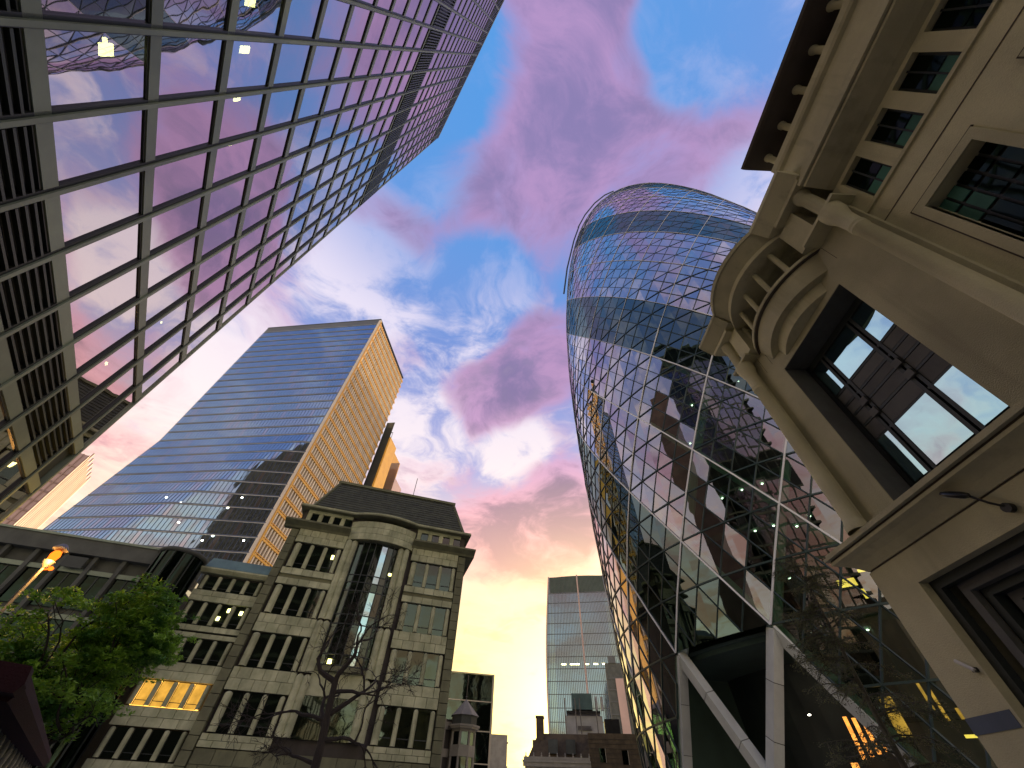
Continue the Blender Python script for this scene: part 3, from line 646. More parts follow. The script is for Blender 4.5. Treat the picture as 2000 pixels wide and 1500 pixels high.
for j in range(3):
    for k in range(12):
        (xa, ya), (xb, yb) = fz[k], fz[k + 1]; d = Vector((xb - xa, yb - ya)); nrm = Vector((-d.y, d.x)).normalized() * .35
        g0 = .012
        MB().prism([(xa + d.x * g0, ya + d.y * g0), (xb - d.x * g0, yb - d.y * g0), (xb + nrm.x, yb + nrm.y), (xa + nrm.x, ya + nrm.y)], 23.95 + .78 * j, 23.95 + .78 * (j + 1) - .03).build('bow_frieze_block', 'granite', bay)
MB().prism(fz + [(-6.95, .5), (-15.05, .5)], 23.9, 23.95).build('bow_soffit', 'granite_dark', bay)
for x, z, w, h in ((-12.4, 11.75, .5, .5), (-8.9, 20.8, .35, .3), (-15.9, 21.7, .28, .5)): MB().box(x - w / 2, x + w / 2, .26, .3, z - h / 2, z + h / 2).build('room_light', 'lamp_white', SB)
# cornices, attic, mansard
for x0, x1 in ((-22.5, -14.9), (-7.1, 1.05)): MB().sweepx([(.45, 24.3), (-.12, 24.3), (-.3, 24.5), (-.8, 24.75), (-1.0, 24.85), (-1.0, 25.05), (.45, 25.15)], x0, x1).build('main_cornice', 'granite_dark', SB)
MB().sweepx([(.5, 24.3), (21, 24.3), (21, 25.05), (.5, 25.05)], .0, 1.04).build('cornice_return', 'granite_dark', SB)
ac = link('attic', None, SB, (0, 0, 0))
MB().box(-21, -.4, .3, 21, 25.1, 26.9).build('attic_wall', 'joint', ac)
for x0, x1 in ((-20.6, -15.2), (-6.8, -1.0)):
    n = 4; p = (x1 - x0) / n
    MB().box(x0, x1, .0, .3, 25.15, 25.5).box(x0, x1, .0, .3, 26.5, 26.9).build('attic_band', 'granite', ac)
    for k in range(n):
        block(ac, x0 + p * k, x0 + p * k + p * .38, 25.5, 26.5, 0, .3, 'granite', 'attic_pier')
        MB().box(x0 + p * k + p * .4, x0 + p * (k + 1), .2, .22, 25.52, 26.48).build('attic_pane', 'glassblock', ac)
ev = [(-21.6, -.7), (-15.6, -.7)] + [(x, y - .35) for x, y in sarc(3.9, 1.2, 12)] + [(-6.4, -.7), (.25, -.7), (.25, 21), (-21.6, 21)]
ev = [(-21.6, -.7)] + [(x, min(-.7, y - .3) - (0 if abs(x + 11) > 4 else 0)) for x, y in sarc(4.6, 1.35, 16)] + [(.25, -.7), (.25, 21), (-21.6, 21)]
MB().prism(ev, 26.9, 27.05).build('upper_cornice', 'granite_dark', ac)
MB().prism([(x * 1.0, y + (.12 if y < 0 else 0)) for x, y in ev], 27.05, 27.3).build('upper_cornice', 'granite', ac)
rf = link('mansard_roof', None, SB, (0, 0, 0))
A = [(-20.6, .2, 27.3), (-.55, .2, 27.3), (-.55, 20, 27.3), (-20.6, 20, 27.3)]; B = [(-18.9, 2.2, 32.6), (-2.4, 2.2, 32.6), (-2.4, 18, 32.6), (-18.9, 18, 32.6)]
MB().add(A + B, [(0, 1, 5, 4), (1, 2, 6, 5), (2, 3, 7, 6), (3, 0, 4, 7), (4, 5, 6, 7)]).build('roof_slope', 'slate', rf)
for k in range(13):   # slate courses
    t = (k + .5) / 13; z = 27.3 + 5.3 * t; y = .2 + 2 * t; i = 1.7 * t; MB().box(-20.6 + i, -.55 - i * 1.09, y - .07, y + .1, z - .02, z + .03).build('slate_course', 'slate', rf)
MB().box(-19.1, -2.2, 2.0, 18.2, 32.6, 32.95).build('roof_cap', 'granite_dark', rf)
for k in (0, 1): MB().bar(A[k], B[k], .35, .2).build('hip', 'granite_dark', rf)
fp = MB().tube([(-8.6, 2.6, 32.9), (-8.6, 2.6, 36.2)], .05, 6).build('flagpole', 'post', rf)

# annex with lit floor
AN = thing('granite_annex', 'lower granite wing with one row of yellow lit windows beside the leafy tree', 'building', (-4.966 - 27.9 * .9636, 49.753 - 27.9 * .26724, 0), R(15.5))
MB().box(.1, 6.3, .95, 20, 0, 18.2).build('wall', 'joint', AN)
AR = [(16.65, 18.0), (13.55, 15.5), (10.55, 12.4), (7.35, 9.1), (4.1, 5.95)]
for i, (z0, z1) in enumerate(AR):
    cm = halfcol(z1 - z0 - .02, .2)
    triple(AN, .55, 5.9, z0, z1, 4, 'lit' if i == 3 else None, .5, cm, cm)
    zb = AR[i + 1][1] if i < 4 else 2.2
    if i == 1: ashlar(AN, .1, 6.3, zb + .05, zb + .45, 5, 1, .4, .7); ashlar(AN, .1, 6.3, z0 - .55, z0 - .08, 5, 1, .4, .7)
    else: ashlar(AN, .1, 6.3, zb + .06, z0 - .08, 5, 1 if z0 - zb < 1 else 2, .4, .7)
ashlar(AN, .1, 6.3, .2, 2.2, 5, 2, .4, .7, 'granite_dark')
for x, z in ((4.2, 15.1), (3.6, 14.3), (5.4, 15.0)): MB().box(x - .15, x + .15, .74, .78, z - .18, z + .18).build('room_light', 'lamp_white', AN)
MB().sweepx([(.9, 18.2), (.35, 18.2), (.0, 18.5), (.0, 18.65), (.9, 18.7)], -.3, 6.35).build('cornice', 'granite', AN)
MB().sweepx([(.1, 18.7), (.9, 19.9), (12, 19.9), (12, 18.7)], .0, 6.35).build('copper_roof', 'copper', AN)

# low dark block with the round stair turret at the left
LB = thing('low_dark_building', 'long low dark building with a deep parapet behind the street lamp', 'building', (-4.966 - 32 * .9636, 49.753 - 32 * .26724, 0), R(15.5))
MB().box(-34, 1.6, .3, 18, 0, 19.2).build('wall', 'lowdark', LB)
MB().box(-34, 1.6, -.5, .3, 17.9, 19.3).build('parapet', 'lowdark', LB); MB().box(-34, 1.6, -.62, .3, 19.3, 19.5).build('coping', 'tower_frame', LB)
for k in range(14):
    x = -33 + 2.5 * k
    MB().box(x, x + .35, -.25, .3, 0, 17.9).build('pier', 'lowdark', LB)
    for z in (2, 5.8, 9.6, 13.4):
        wn = link('window', None, LB, (x + .45, 0, z)); MB().box(0, 1.9, .12, .16, 0, 2.9).build('pane', 'pane_dark', wn); MB().box(.9, 1.0, .05, .13, 0, 2.9).build('bar', 'win_frame', wn)
    MB().box(x + .5, x + 2.3, -.55, -.5, 16.6, 17.6).build('grille', 'win_frame', LB) if k % 3 == 1 else None
for z in (5.1, 8.9, 12.7, 16.5): MB().box(-34, 1.6, -.1, .3, z - .2, z + .2).build('string_course', 'tower_frame', LB)
TU = thing('glazed_turret', 'round dark glazed stair turret between the low dark block and the granite wing', 'turret', (-4.966 - 30.2 * .9636 + .0, 49.753 - 30.2 * .26724 - .2, 0))
MB().lathe([(2.05, 0), (2.05, 18.9)], 28).build('glass_drum', 'pane_dark', TU, True); MB().lathe([(1.8, 0), (1.8, 18.9), (0, 18.9)], 24).build('drum_core', 'dark_room', TU)
for k in range(14): t = R(360 * k / 14); MB().bar((2.08 * math.cos(t), 2.08 * math.sin(t), 0), (2.08 * math.cos(t), 2.08 * math.sin(t), 18.9), .1, .1).build('mullion', 'win_frame', TU)
MB().lathe([(2.0, 18.9), (2.25, 18.95), (2.3, 19.15), (2.15, 19.3), (1.2, 19.6), (.01, 19.7)], 28).build('cap', 'lowdark', TU, True)

# ------------------------------------------------------------------ blue glass tower with gold finned flank
BT = thing('blue_glass_tower', 'tall blue glass tower with a gold finned flank and a flared foot', 'office tower', (-65.88, 100.30, 0), R(-8 + 180 + 180))
# local x: toward right along the front is (0.990,-0.139): rotation -8 deg; front spans x -60..0, y into building
BW, BH, KZ = 60.0, 158.5, 88.0
FS = 6.5 / 38
def fy(x, z):  # front surface, y negative = toward street
    if z >= KZ: return 0.0
    fl = (KZ - z) * FS
    sf = (KZ - z) * 34 / 36.0   # fold distance from right corner
    s = -x
    return -fl if s >= sf else -fl * s / max(sf, .01)
NF = 38; fh = BH / NF
gl = MB(); ln = MB(); mu = MB()
cols = [-BW * k / 48 for k in range(49)]
for j in range(8, NF):
    z0, z1 = j * fh, (j + 1) * fh
    for k in range(48):
        xa, xb = cols[k + 1], cols[k]
        gl.add([(xa, fy(xa, z0) + random.uniform(-.01, .01), z0), (xb, fy(xb, z0), z0), (xb, fy(xb, z1) + random.uniform(-.01, .01), z1), (xa, fy(xa, z1), z1)], [(0, 1, 2), (0, 2, 3)], 1 if random.random() < .12 else 0)
        mu.bar((xa, fy(xa, z0) - .04, z0), (xa, fy(xa, z1) - .04, z1), .07, .1, (0, 1, 0))
M['brown_body'] = stone('brown_body', (.17, .125, .09), .35, .5, .5, 0)
M['brown_band'] = stone('brown_band', (.30, .24, .18), .2, .5, .7, 0)
M['blue_mullion'] = stone('blue_mullion', (.06, .09, .16), .1, 1, .5, 0)
M['blue_glass2'] = glass('blue_glass_blind', (.52, .60, .72), .66, (.06, .08, .1), .08, .05, .16, .3)
gl.build('curtain_wall', ['blue_glass', 'blue_glass2'], BT, kind='stuff'); mu.build('curtain_mullions', 'blue_mullion', BT, kind='stuff')
for j in range(8, NF + 1):
    z = j * fh; lm = MB(); xs = [0, -.001 - min(BW, max(0, (KZ - z)) * 34 / 36.0), -BW] if z < KZ else [0, -BW]
    for a, b in zip(xs[:-1], xs[1:]):
        lm.bar((a, fy(a, z) - .12, z), (b, fy(b, z) - .12, z), .2, .24); lm.bar((a, fy(a, z) - .1, z - .24), (b, fy(b, z) - .1, z - .24), .16, .16, None, 1)
    lm.build('floor_line', ['blue_line', 'white_metal'], BT)
MB().box(-BW + .3, -.6, .5, 37.5, 0, BH - 1).build('core', 'dark_room', BT)
MB().box(-BW, -.3, -.12, 1, BH, BH + 4).build('crown', 'far_fin', BT)
MB().box(-BW, -.2, -.25, 38, BH + 4, BH + 4.4).build('crown_cap', 'blue_line', BT)
MB().box(-.75, .2, -.3, .6, 0, BH + 3).build('corner_trim', 'white_fin', BT); MB().box(.2, .5, .1, .6, 0, BH + 2).build('corner_gold_trim', 'gold', BT)
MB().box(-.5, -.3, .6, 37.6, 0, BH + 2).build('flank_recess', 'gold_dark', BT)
fin = MB().box(-.3, .25, -.27, .27, 20, BH + 1.5).mesh('flank_fin', 'white_fin')
for k in range(27): link('flank_fin', fin, BT, (0, 1.4 + 1.36 * k, 0))
rl = MB().box(-.3, .42, .6, 37.6, -.3, .22).box(-.3, .42, .6, 37.6, .5, .72).mesh('flank_rail', 'gold')
for j in range(8, NF + 1): link('flank_rail', rl, BT, (0, 0, j * fh))
BR = thing('brown_gridded_tower', 'brown gridded tower seen mirrored in the lower right facet of the blue tower', 'tower', (-124, -6, 0), R(25))
MB().box(-21, 21, -14, 14, 0, 150).build('body', 'brown_body', BR)
for k in range(36): MB().box(-21.2, 21.2, 14, 14.3, 4.1 * k, 4.1 * k + .5).build('floor_band', 'brown_band', BR)
for k in range(22): MB().box(-21 + 2 * k - .2, -21 + 2 * k + .2, 14, 14.5, 0, 150).build('mullion', 'brown_band', BR)
for k in range(9):
    x, z = random.uniform(-34, -3), random.uniform(44, 62); MB().box(x - .22, x + .22, fy(x, z) - .13, fy(x, z) - .02, z - .12, z + .12).build('office_light', 'dot', BT)
# side tower behind its shoulder
ST = thing('slim_gold_shaft', 'slim dark shaft with gold edge just behind the gold finned flank', 'tower', (-60.9, 139.6, 0), R(-8))
MB().box(0, 3.9, 0, 8, 0, 121).build('shaft', 'lowdark', ST); MB().box(3.9, 4.7, -.2, 8, 0, 120).build('gold_edge', 'gold', ST)
for k in range(38): MB().box(-.05, 3.95, -.15, 0, 3.2 * k, 3.5 * k + .4).build('shaft_band', 'far_fin', ST)
for x in (0.2, 2.3, 4.5): MB().tube([(x, .3, 120), (x, .3, 123.5)], .12, 6).build('roof_rail_post', 'far_fin', ST)
MB().bar((0, .3, 123.5), (4.6, .3, 123.5), .22, .22).build('roof_rail', 'far_fin', ST)
S2 = thing('pink_stepped_tower', 'pinkish stepped tower peeping out behind the slim shaft', 'tower', (-63.2, 156.5, 0), R(-8))
MB().box(0, 9.2, 0, 10, 0, 109).build('body', 'pink_panel', S2); MB().box(1, 4, .5, 9, 109, 124).build('upper_step', 'lowdark', S2); MB().box(4, 4.9, -.3, 9, 0, 124).build('edge_fin', 'gold', S2)
for k in range(34): MB().box(-.05, 9.25, -.2, 0, 3.2 * k, 3.55 * k + .5).build('body_band', 'pink_line', S2)

# far pink tower at the left edge
FP = thing('far_pink_tower', 'pale pink gridded tower glimpsed under the left tower edge', 'tower', (-196, 148, 0), R(38))
FPH = 108
MB().box(-46, 0, 0, 30, 0, FPH).build('body', 'pink_panel', FP)
for k in range(24): MB().box(-46.1, .1, -.3, .3, 4.4 * k, 4.4 * k + .7).build('floor_line', 'pink_line', FP)
for k in range(24): MB().box(-46 + 2 * k, -45.6 + 2 * k, -.5, .2, 0, FPH + (3 if k % 3 == 0 else 0)).build('vertical_fin', 'pink_line', FP)
for k in range(12): MB().box(-.2, .3, 2.5 * k, 2.5 * k + 1, 0, FPH + (3 if k % 2 else 0)).build('side_fin', 'pink_line', FP)

# ------------------------------------------------------------------ far curved tower down the street
FT = thing('far_finned_tower', 'far grey blue tower with fine vertical fins and a curved crown', 'tower', (math.sin(R(6.6)) * 380, math.cos(R(6.6)) * 380, 0), R(-12))
def fx(z): return -3.6 + 3.8 * (z - 40) / 118 - 2.2 * math.sin(math.pi * (z - 40) / 118)
tw = 54; zz_ = [0] + [40 + 118 * k / 14 for k in range(15)]
gl = MB(); fn = MB(); top = lambda u: 157.5 + 1.0 * math.sin(math.pi * u)
for a, b in zip(zz_[:-1], zz_[1:]):
    gl.add([(fx(a), 0, a), (tw - fx(a), 0, a), (tw - fx(b), 0, b), (fx(b), 0, b)], [(0, 1, 2, 3)])
    gl.add([(tw - fx(a), 0, a), (tw - fx(a), 30, a), (tw - fx(b), 30, b), (tw - fx(b), 0, b), (fx(a), 30, a), (fx(a), 0, a), (fx(b), 0, b), (fx(b), 30, b)], [(0, 1, 2, 3), (4, 5, 6, 7)])
gl.build('curtain_wall', 'far_glass', FT)
MB().box(3, 50, 2, 28, 0, 157).build('core', 'dark_room', FT)
for k in range(46):
    u = k / 45
    fn.tube([(fx(z) + (tw - 2 * fx(z)) * u, -.35, z) for z in zz_[:-1]] + [(fx(158) + (tw - 2 * fx(158)) * u, -.35, top(u))], .26, 4)
fn.build('vertical_fins', 'far_fin', FT, kind='stuff')
for k in range(13): z = 45 + 8.2 * k; MB().bar((fx(z), -.3, z), (tw - fx(z), -.3, z), .2, .35).build('floor_line', 'far_fin', FT)
for u, w in ((0, 1.3), (.5, 1.5), (1, 1.3)): MB().tube([(fx(z) + (tw - 2 * fx(z)) * u, -.7, z) for z in zz_[:-1]] + [(fx(158) + (tw - 2 * fx(158)) * u, -.7, top(u) + .5)], w * .5, 6).build('main_rib', 'far_rib', FT)
cr = MB(); n = 16
for k in range(n):
    u, v = k / n, (k + 1) / n; xa, xb = 1 + 52 * u, 1 + 52 * v
    cr.add([(xa, -.25, 144), (xb, -.25, 144), (xb, -.25, top(v)), (xa, -.25, top(u)), (xa, 28, top(u)), (xb, 28, top(v))], [(0, 1, 2, 3), (3, 2, 5, 4)])
cr.build('louvred_crown', 'gh_slab', FT)
for x in (8, 15, 19, 26.5, 34, 41): MB().box(x, x + 3.6, -.5, -.42, 88.6, 89.3).build('lit_strip', 'lamp_white', FT)
# slab beside it
FSB = thing('grey_slab_tower', 'grey slab tower with a pale panel squeezed beside the lattice tower', 'tower', (math.sin(R(13.1)) * 260, math.cos(R(13.1)) * 260, 0), R(-12))
MB().box(0, 14, 0, 20, 0, 62).build('body', 'lowdark', FSB); MB().box(2, 6, -.4, 0, 62, 65).build('parapet', 'far_fin', FSB); MB().box(4.5, 8.6, -.6, 0, 28, 55).build('pale_panel', 'pink_panel', FSB)
for k in range(12): MB().box(-.05, 14, -.2, 0, 5 * k, 5 * k + .5).build('floor_line', 'far_fin', FSB)

# ------------------------------------------------------------------ glass block, corner turret house and street end
GB = thing('glass_block', 'dark glass office block with thin pale frame lines at the street end', 'office block', (math.sin(R(-.5)) * 120, math.cos(R(-.5)) * 120, 0), R(10))
gbh = 26.6
MB().box(-14, -.2, .2, 42, 0, gbh - .2).build('core', 'dark_room', GB)
for j in range(5):
    z0, z1 = gbh - 5.4 * (j + 1), gbh - 5.4 * j
    MB().add([(-14, 0, z0), (-.1, 0, z0), (-.1, 0, z1), (-14, 0, z1)], [(0, 1, 2, 3)]).build('front_pane', 'glassblock', GB)
    MB().add([(0, .1, z0), (0, 42, z0), (0, 42, z1), (0, .1, z1)], [(0, 1, 2, 3)]).build('side_pane', 'glassblock', GB)
    MB().box(-14, .06, -.12, .0, z1 - .2, z1).build('frame_line', 'steel_line', GB); MB().box(0, .12, 0, 42, z1 - .2, z1).build('side_frame_line', 'steel_line', GB)
MB().box(-.35, .1, -.16, .1, 0, gbh).build('corner_frame', 'steel_line', GB); MB().box(0, .1, 41.5, 42, 0, gbh).build('end_frame', 'steel_line', GB)

TH = thing('turret_house', 'small stone corner house with a pointed roof turret at the end of the granite building', 'building', (math.sin(R(-3.6)) * 70, math.cos(R(-3.6)) * 70, 0), R(12))
def octo(r, cx=0, cy=0): return [(cx + r * math.cos(R(22.5 + 45 * k)), cy + r * math.sin(R(22.5 + 45 * k))) for k in range(8)]
MB().prism(octo(1.55), 0, 11.2).build('turret_core', 'joint', TH)
for z0, z1, r in ((0, 4.2, 1.66), (4.35, 4.75, 1.8), (4.9, 5.3, 1.8), (7.2, 8.3, 1.78), (9.6, 9.9, 1.7)): MB().prism(octo(r), z0, z1).build('stone_band', 'render', TH)
for k in range(8):
    for z0, z1 in ((5.3, 7.2), (8.3, 9.6)):
        t = R(22.5 + 45 * k); MB().tube([(1.6 * math.cos(t), 1.6 * math.sin(t), z0), (1.6 * math.cos(t), 1.6 * math.sin(t), z1)], .17, 6).build('turret_pier', 'render', TH)
        t2 = R(45 * k); r2 = 1.48; wn = MB(); d = Vector((-math.sin(t2), math.cos(t2), 0)); c = Vector((r2 * math.cos(t2), r2 * math.sin(t2), 0))
        wn.add([c - d * .42 + Vector((0, 0, z0)), c + d * .42 + Vector((0, 0, z0)), c + d * .42 + Vector((0, 0, z1)), c - d * .42 + Vector((0, 0, z1))], [(0, 1, 2, 3)]); wn.build('turret_pane', 'glassblock', TH)
MB().prism(octo(2.1), 9.9, 10.1).prism(octo(2.25), 10.1, 10.3).build('eaves', 'render', TH)
MB().prism(octo(1.75), 10.3, 11.3).build('roof_drum', 'lowdark', TH)
o = octo(2.0); MB().add([(x, y, 11.3) for x, y in o] + [(0, 0, 13.2)], [(k, (k + 1) % 8, 8) for k in range(8)] + [tuple(reversed(range(8)))]).build('pointed_roof', 'render', TH)
MB().tube([(0, 0, 13.1), (0, 0, 16)], .04, 6).lathe([(.001, 13.3), (.13, 13.45), (.001, 13.6)], 8).build('finial', 'post', TH)
MB().box(-6, -.6, .8, 10, 0, 11.0).build('wing', 'joint', TH)
for z in (1.2, 3.6, 4.9, 7.2, 9.9): MB().box(-6.1, -.6, .6, .85, z, z + .8).build('wing_band', 'render', TH)
for k in range(5): MB().box(-5.8 + k * 1.05, -5.5 + k * 1.05, .65, .85, 0, 11).build('wing_pier', 'render', TH)

RH = thing('receding_terrace', 'narrow terrace receding down the bright street end', 'building', (math.sin(R(1.35)) * 165, math.cos(R(1.35)) * 165, 0), R(6))
MB().box(-8, 0, 0, 60, 0, 20.5).build('wall', 'render', RH)
for k in range(12):
    for z in (4, 9, 14): MB().box(-.05, .08, 2 + 5 * k, 4.5 + 5 * k, z, z + 3.4).build('window', 'glassblock', RH)
for z in (8, 13, 18.5): MB().box(0, .3, 0, 60, z, z + .4).build('string_course', 'steel_line', RH)

# brick building with mansard, chimney and roof plant
BB = thing('brick_building', 'old brown brick building with mansard, chimney and parapet beside the lattice tower', 'building', (math.sin(R(3.3)) * 95, math.cos(R(3.3)) * 95, 0), R(-9))
MB().box(0, 11.5, 0, 12, 0, 9.2).build('front_wall', 'render', BB)
MB().box(11.5, 26, .4, 16, 0, 13.1).build('brick_wall', 'brick', BB)
for k in range(20): MB().box(11.5, 26, .36, .4, .5 + .62 * k, .54 + .62 * k).build('brick_course', 'joint', BB)
MB().box(-.3, 11.6, -.45, .0, 8.5, 9.3).box(-.4, 11.6, -.6, 0, 9.05, 9.3).build('cornice', 'render', BB)
MB().box(-.2, 11.5, -.3, .1, 9.3, 9.75).build('balustrade', 'render', BB)
for k in range(9): MB().lathe([(.14, 9.75), (.14, 9.9), (.05, 10.0), (.1, 10.15), (.001, 10.35)], 8).build('finial', 'render', BB, loc=(.2 + 1.4 * k, -.2, 0))
for k in range(5):
    wn = link('window', None, BB, (1 + 2.2 * k, -.02, 5.6)); MB().box(0, 1.0, 0, .1, 0, 2.2).build('pane', 'pane_dark', wn); MB().box(-.1, 1.1, -.12, 0, -.2, 0).build('sill', 'render', wn)
for x, z in ((13.3, 9.3), (17.2, 9.1), (21.2, 8.9)):
    wn = link('window', None, BB, (x, .38, z)); MB().box(0, 1.0, -.04, .1, 0, 1.8).build('pane', 'pane_dark', wn); MB().box(1.0, 1.1, -.08, .02, 0, 1.8).build('reveal', 'steel_line', wn)
MB().add([(.3, .8, 9.4), (11.6, .8, 9.4), (11.6, 3, 13.2), (2.2, 3, 13.2), (.3, 11, 9.4), (2.2, 11, 13.2), (11.6, 11, 13.2)], [(0, 1, 2, 3), (0, 3, 5, 4), (3, 2, 6, 5)]).build('mansard', 'brick', BB)
for x in (4.2, 7.4): MB().box(x, x + 1.7, .9, 3, 10.3, 12.2).build('dormer', 'lowdark', BB)
MB().box(1.2, 2.6, 2.2, 4, 9, 12.2).box(1.9, 3.3, 2.4, 4, 12.2, 15.4).box(1.8, 3.4, 2.3, 4.1, 15.4, 15.7).build('chimney', 'brick', BB)
PT = thing('roof_plant', 'white cabin and tank with pipes on the brick building roof', 'roof plant', (math.sin(R(3.3)) * 95, math.cos(R(3.3)) * 95, 0), R(-9))
MB().box(7.5, 14.6, 4, 7, 13.3, 16.0).build('white_cabin', 'white_metal', PT); MB().box(9, 13, 3.6, 7, 16.9, 19.4).build('tank', 'copper', PT)
MB().box(7.8, 14.4, 3.5, 7, 16.3, 16.7).build('platform', 'black_metal', PT)
for x in (7.6, 9.6, 10.5, 13.6): MB().tube([(x, 3.4, 13.3), (x, 3.4, 18.6)], .09, 6).build('pipe', 'post', PT)
for x in (13.6, 14.7): MB().box(x, x + .45, 3.4, 4, 16.8, 18.9).build('antenna', 'white_metal', PT)
MB().box(15, 17.8, 4, 7, 13.0, 15.6).build('dark_cabin', 'black_metal', PT); MB().box(9.8, 12.4, 3.8, 4.0, 13.9, 14.5).build('air_unit', 'post', PT)

# ------------------------------------------------------------------ trees
def grow(mb, p, d, r, L, depth, spread, droop, tips, seg=6, split=(2, 3), bend=.25, minr=.006):
    pts = [p.copy()]; rad = [r]; n = 5 if depth > 1 else 4
    for i in range(n):
        d = (d + Vector((random.gauss(0, bend), random.gauss(0, bend), random.gauss(0, bend) - droop))).normalized()
        p = p + d * (L / n); pts.append(p.copy()); rad.append(max(minr, r * (1 - .38 * (i + 1) / n)))
        if depth <= 2 and depth > 0 and i > 0 and random.random() < .55:
            dd = (d + Vector((random.uniform(-1, 1), random.uniform(-1, 1), random.uniform(-.5, .7))) * spread).normalized()
            grow(mb, p, dd, max(minr, rad[-1] * .45), L * .5, depth - 1, spread, droop, tips, 4, split, bend, minr)
    mb.tube(pts, rad, seg if r > .03 else 4, False); tips.append((p.copy(), d.copy()))
    if depth > 0:
        for k in range(random.randint(*split)):
            dd = (d + Vector((random.uniform(-1, 1), random.uniform(-1, 1), random.uniform(-.5, .8))) * spread).normalized()
            grow(mb, p, dd, max(minr, rad[-1] * random.uniform(.6, .85)), L * random.uniform(.6, .85), depth - 1, spread, droop, tips, max(4, seg - 1), split, bend, minr)
def leaves(mb, c, rx, rz, n, s):
    for _ in range(n):
        while True:
            v = Vector((random.uniform(-1, 1), random.uniform(-1, 1), random.uniform(-1, 1)))
            if v.length < 1: break
        p = c + Vector((v.x * rx, v.y * rx, v.z * rz)); a = Vector((random.gauss(0, 1), random.gauss(0, 1), random.gauss(0, .5))).normalized(); b = a.cross(Vector((random.gauss(0, .4), random.gauss(0, .4), 1))).normalized()
        k = s * random.uniform(.6, 1.3)
        mb.add([p - a * k, p - b * k * .5 + a * k * .1, p + a * k, p + b * k * .5], [(0, 1, 2, 3)])
# leafy tree at lower left
GT = thing('leafy_tree', 'leafy green tree with bright yellow green tufts in front of the low dark building', 'tree', (-11.9, 13.7, .12))
tb = MB(); tips = []
grow(tb, Vector((0, 0, 0)), Vector((.02, 0, 1)), .16, 2.2, 0, .5, 0, tips, 10)
limbs = []
for dx, dy, dz in [(.5, .3, 2.6), (-.9, -.9, 1.5), (-.3, .3, 2.8), (-1.3, -1.2, 1.0), (.2, -.5, 1.8), (-1.6, -1.6, .5), (-.5, -.4, .8)]:
    t = []; v = Vector((dx, dy, dz)); grow(tb, Vector((0, 0, 1.9 + random.uniform(-.3, .2))), v.normalized(), .075, v.length * .75, 2, .75, 0, t, 6); limbs += t
tb.build('trunk', 'bark', GT)
lf = MB()
for p, d in limbs:
    if random.random() < .8: leaves(lf, p + Vector((0, 0, .05)), random.uniform(.25, .5), random.uniform(.10, .2), random.randint(60, 110), .075)
for _ in range(820):
    e = random.choice([((-1.6, -1.6, 1.7), (1.7, 1.7, 1.2)), ((-2.2, -2.3, 2.6), (1.6, 1.6, 1.4)), ((.45, .45, 5.1), (1.5, 1.5, 1.3)), ((-.6, -.6, 1.9), (1.2, 1.2, 1.2)), ((.45, .45, 4.9), (1.45, 1.45, 1.25)), ((.2, .2, 4.4), (1.3, 1.3, 1.3)), ((-1.6, -1.7, 3.4), (1.8, 1.8, 1.2)), ((-.7, -.7, 3.0), (1.2, 1.2, 1.3)), ((-1.2, -1.2, 2.1), (1.4, 1.4, 1.3))])
    v = Vector((random.gauss(0, 1), random.gauss(0, 1), random.gauss(0, 1))).normalized() * random.uniform(.5, 1)
    c = Vector((e[0][0] + v.x * e[1][0], e[0][1] + v.y * e[1][1], e[0][2] + v.z * e[1][2]))
    for q in range(3): leaves(lf, c + Vector((random.gauss(0, .16), random.gauss(0, .16), random.gauss(0, .05))), random.uniform(.12, .24), random.uniform(.05, .1), random.randint(22, 38), .06)
lf.build('crown', 'leaf', GT)
# bare tree in front of the granite building
BTR = thing('bare_tree', 'bare dark tree with twisting pollarded arms in front of the granite building', 'tree', (-9.3, 28.5, .12))
tb = MB(); tips = []
tb.tube([(0, 0, 0), (.02, 0, 2), (-.1, 0, 4), (-.25, -.05, 5.6), (-.35, -.1, 6.8)], [.29, .24, .21, .19, .17], 10, False)
for px_, pz, dirs, r, L in [((-.1, 0, 4.6), 0, (-.8, .1, .9), .13, 2.3), ((-.2, 0, 5.2), 0, (.9, .1, .8), .13, 2.4), ((-.35, -.1, 6.7), 0, (-.5, .1, .9), .14, 2.2), ((-.35, -.1, 6.7), 0, (.55, 0, .9), .14, 2.4), ((-.3, -.1, 6.2), 0, (1, .1, .3), .1, 2.3), ((-.1, 0, 4.2), 0, (.9, -.2, .25), .1, 2.2), ((-.2, 0, 5.0), 0, (-1, .0, .25), .1, 2.2), ((0, 0, 3.2), 0, (-.9, .2, .5), .09, 1.8)]:
    grow(tb, Vector(px_), Vector(dirs).normalized(), r * 1.15, L * .85, 4, .85, .035, tips, 7, (2, 3), .24, .011)
tb.build('trunk', 'bark', BTR)
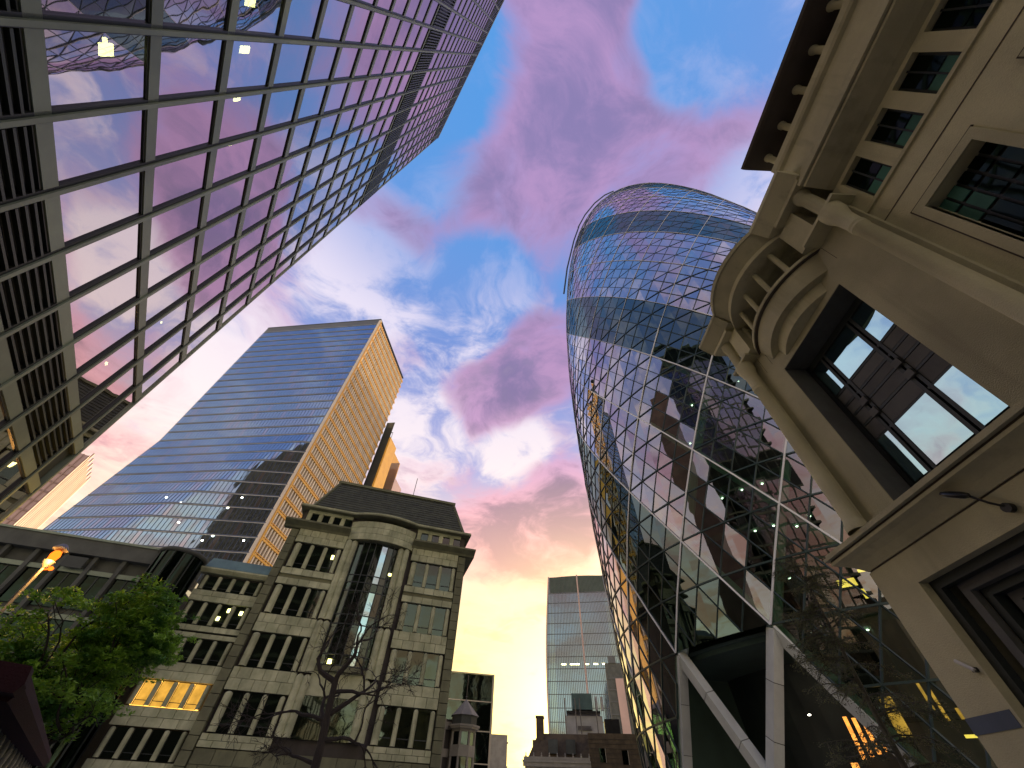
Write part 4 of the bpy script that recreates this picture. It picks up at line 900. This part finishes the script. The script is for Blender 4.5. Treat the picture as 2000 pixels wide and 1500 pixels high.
# sparse feathery tree at lower right
CT = thing('feathery_tree', 'thin feathery tree with drooping twigs in front of the lattice tower', 'tree', (10.5, 13.4, .12))
tb = MB(); tips = []
tb.tube([(0, 0, 0), (.03, 0, 2), (0, .02, 4), (.03, 0, 6), (0, 0, 8.3)], [.11, .09, .065, .04, .012], 8, False); lf = MB()
for k in range(80):
    z = 1.8 + 6.2 * k / 80 + random.uniform(-.1, .1); L = (8.6 - z) * .22 + .45; a = random.uniform(0, 6.283)
    p = Vector((0, 0, z)); d = Vector((math.cos(a), math.sin(a), .35)); pts = [p.copy()]; rad = [.022]
    for i in range(6):
        d = (d + Vector((random.gauss(0, .12), random.gauss(0, .12), -.10 + random.gauss(0, .08)))).normalized(); p = p + d * L / 6; pts.append(p.copy()); rad.append(.02 * (1 - (i + 1) / 7) + .004)
        for q in range(3):
            e = (d + Vector((random.uniform(-1, 1), random.uniform(-1, 1), random.uniform(-.9, .2)))).normalized(); l2 = random.uniform(.15, .42); tb.tube([p, p + e * l2 * .5, p + e * l2 + Vector((0, 0, -.05))], [.010, .007, .004], 3, False)
            leaves(lf, p + e * l2 * .7, .16, .07, 20, .026)
    tb.tube(pts, rad, 5, False)
tb.build('trunk', 'bark2', CT); lf.build('crown', 'leaf_dark', CT)

# ------------------------------------------------------------------ street lamp, lit
SL = thing('street_lamp', 'tall street lamp glowing orange against the low dark building', 'street lamp', (-15.05, 13.2, .12))
MB().tube([(0, 0, 0), (0, 0, 1.0), (0, 0, 1.05), (0, 0, 6.55)], [.09, .09, .055, .04], 10).build('post', 'post', SL)
MB().lathe([(.05, 6.5), (.12, 6.6), (.17, 6.72), (.001, 6.72)], 14).build('lamp_base', 'post', SL)
MB().lathe([(.001, 6.78), (.11, 6.78), (.14, 6.92), (.1, 7.04), (.001, 7.08)], 14).build('lantern', 'lamp_orange', SL)
MB().lathe([(.22, 7.1), (.2, 7.16), (.08, 7.28), (.001, 7.3)], 14).build('cap', 'post', SL)
MB().tube([(0, 0, 6.45), (.12, .08, 6.5)], .02, 6).lathe([(.001, 6.46), (.07, 6.5), (.07, 6.56), (.001, 6.6)], 10, c=(.14, .1)).build('lower_bulb', 'lamp_orange', SL)
ll = bpy.data.lights.new('lamp_light', 'POINT'); ll.energy = 90; ll.color = (1, .5, .12); ll.shadow_soft_size = .2
lo = bpy.data.objects.new('lamp_light', ll); COL.objects.link(lo); lo.parent = SL; lo.location = (.25, -.25, 6.7)

# ------------------------------------------------------------------ slatted street screen at the lower left corner
KS = thing('slatted_screen', 'street screen of pale vertical slats under a thick maroon cap at the lower left corner', 'screen', (-3.32, 3.30, .12), R(126.3))
MB().sweepx([(-.10, 1.905), (-.13, 1.98), (-.10, 2.06), (.12, 2.08), (.14, 1.92)], -.05, 8.2).build('cap', 'maroon', KS)
MB().sweepx([(-.12, 1.93), (-.14, 1.98), (-.11, 2.07), (1.3, 2.10), (1.3, 1.93)], -.25, -.05).build('cap_end', 'maroon', KS)
MB().box(-.1, 8.2, .06, .1, 0, 1.9).build('backing', 'dark_room', KS)
sm = MB().lathe([(.04, 0), (.04, 1.80), (.03, 1.86), (.012, 1.90)], 8, 180, 360).mesh('slat', 'pale_slat')
for k in range(15): link('slat', sm, KS, (.1 + .56 * k, .06, 0))
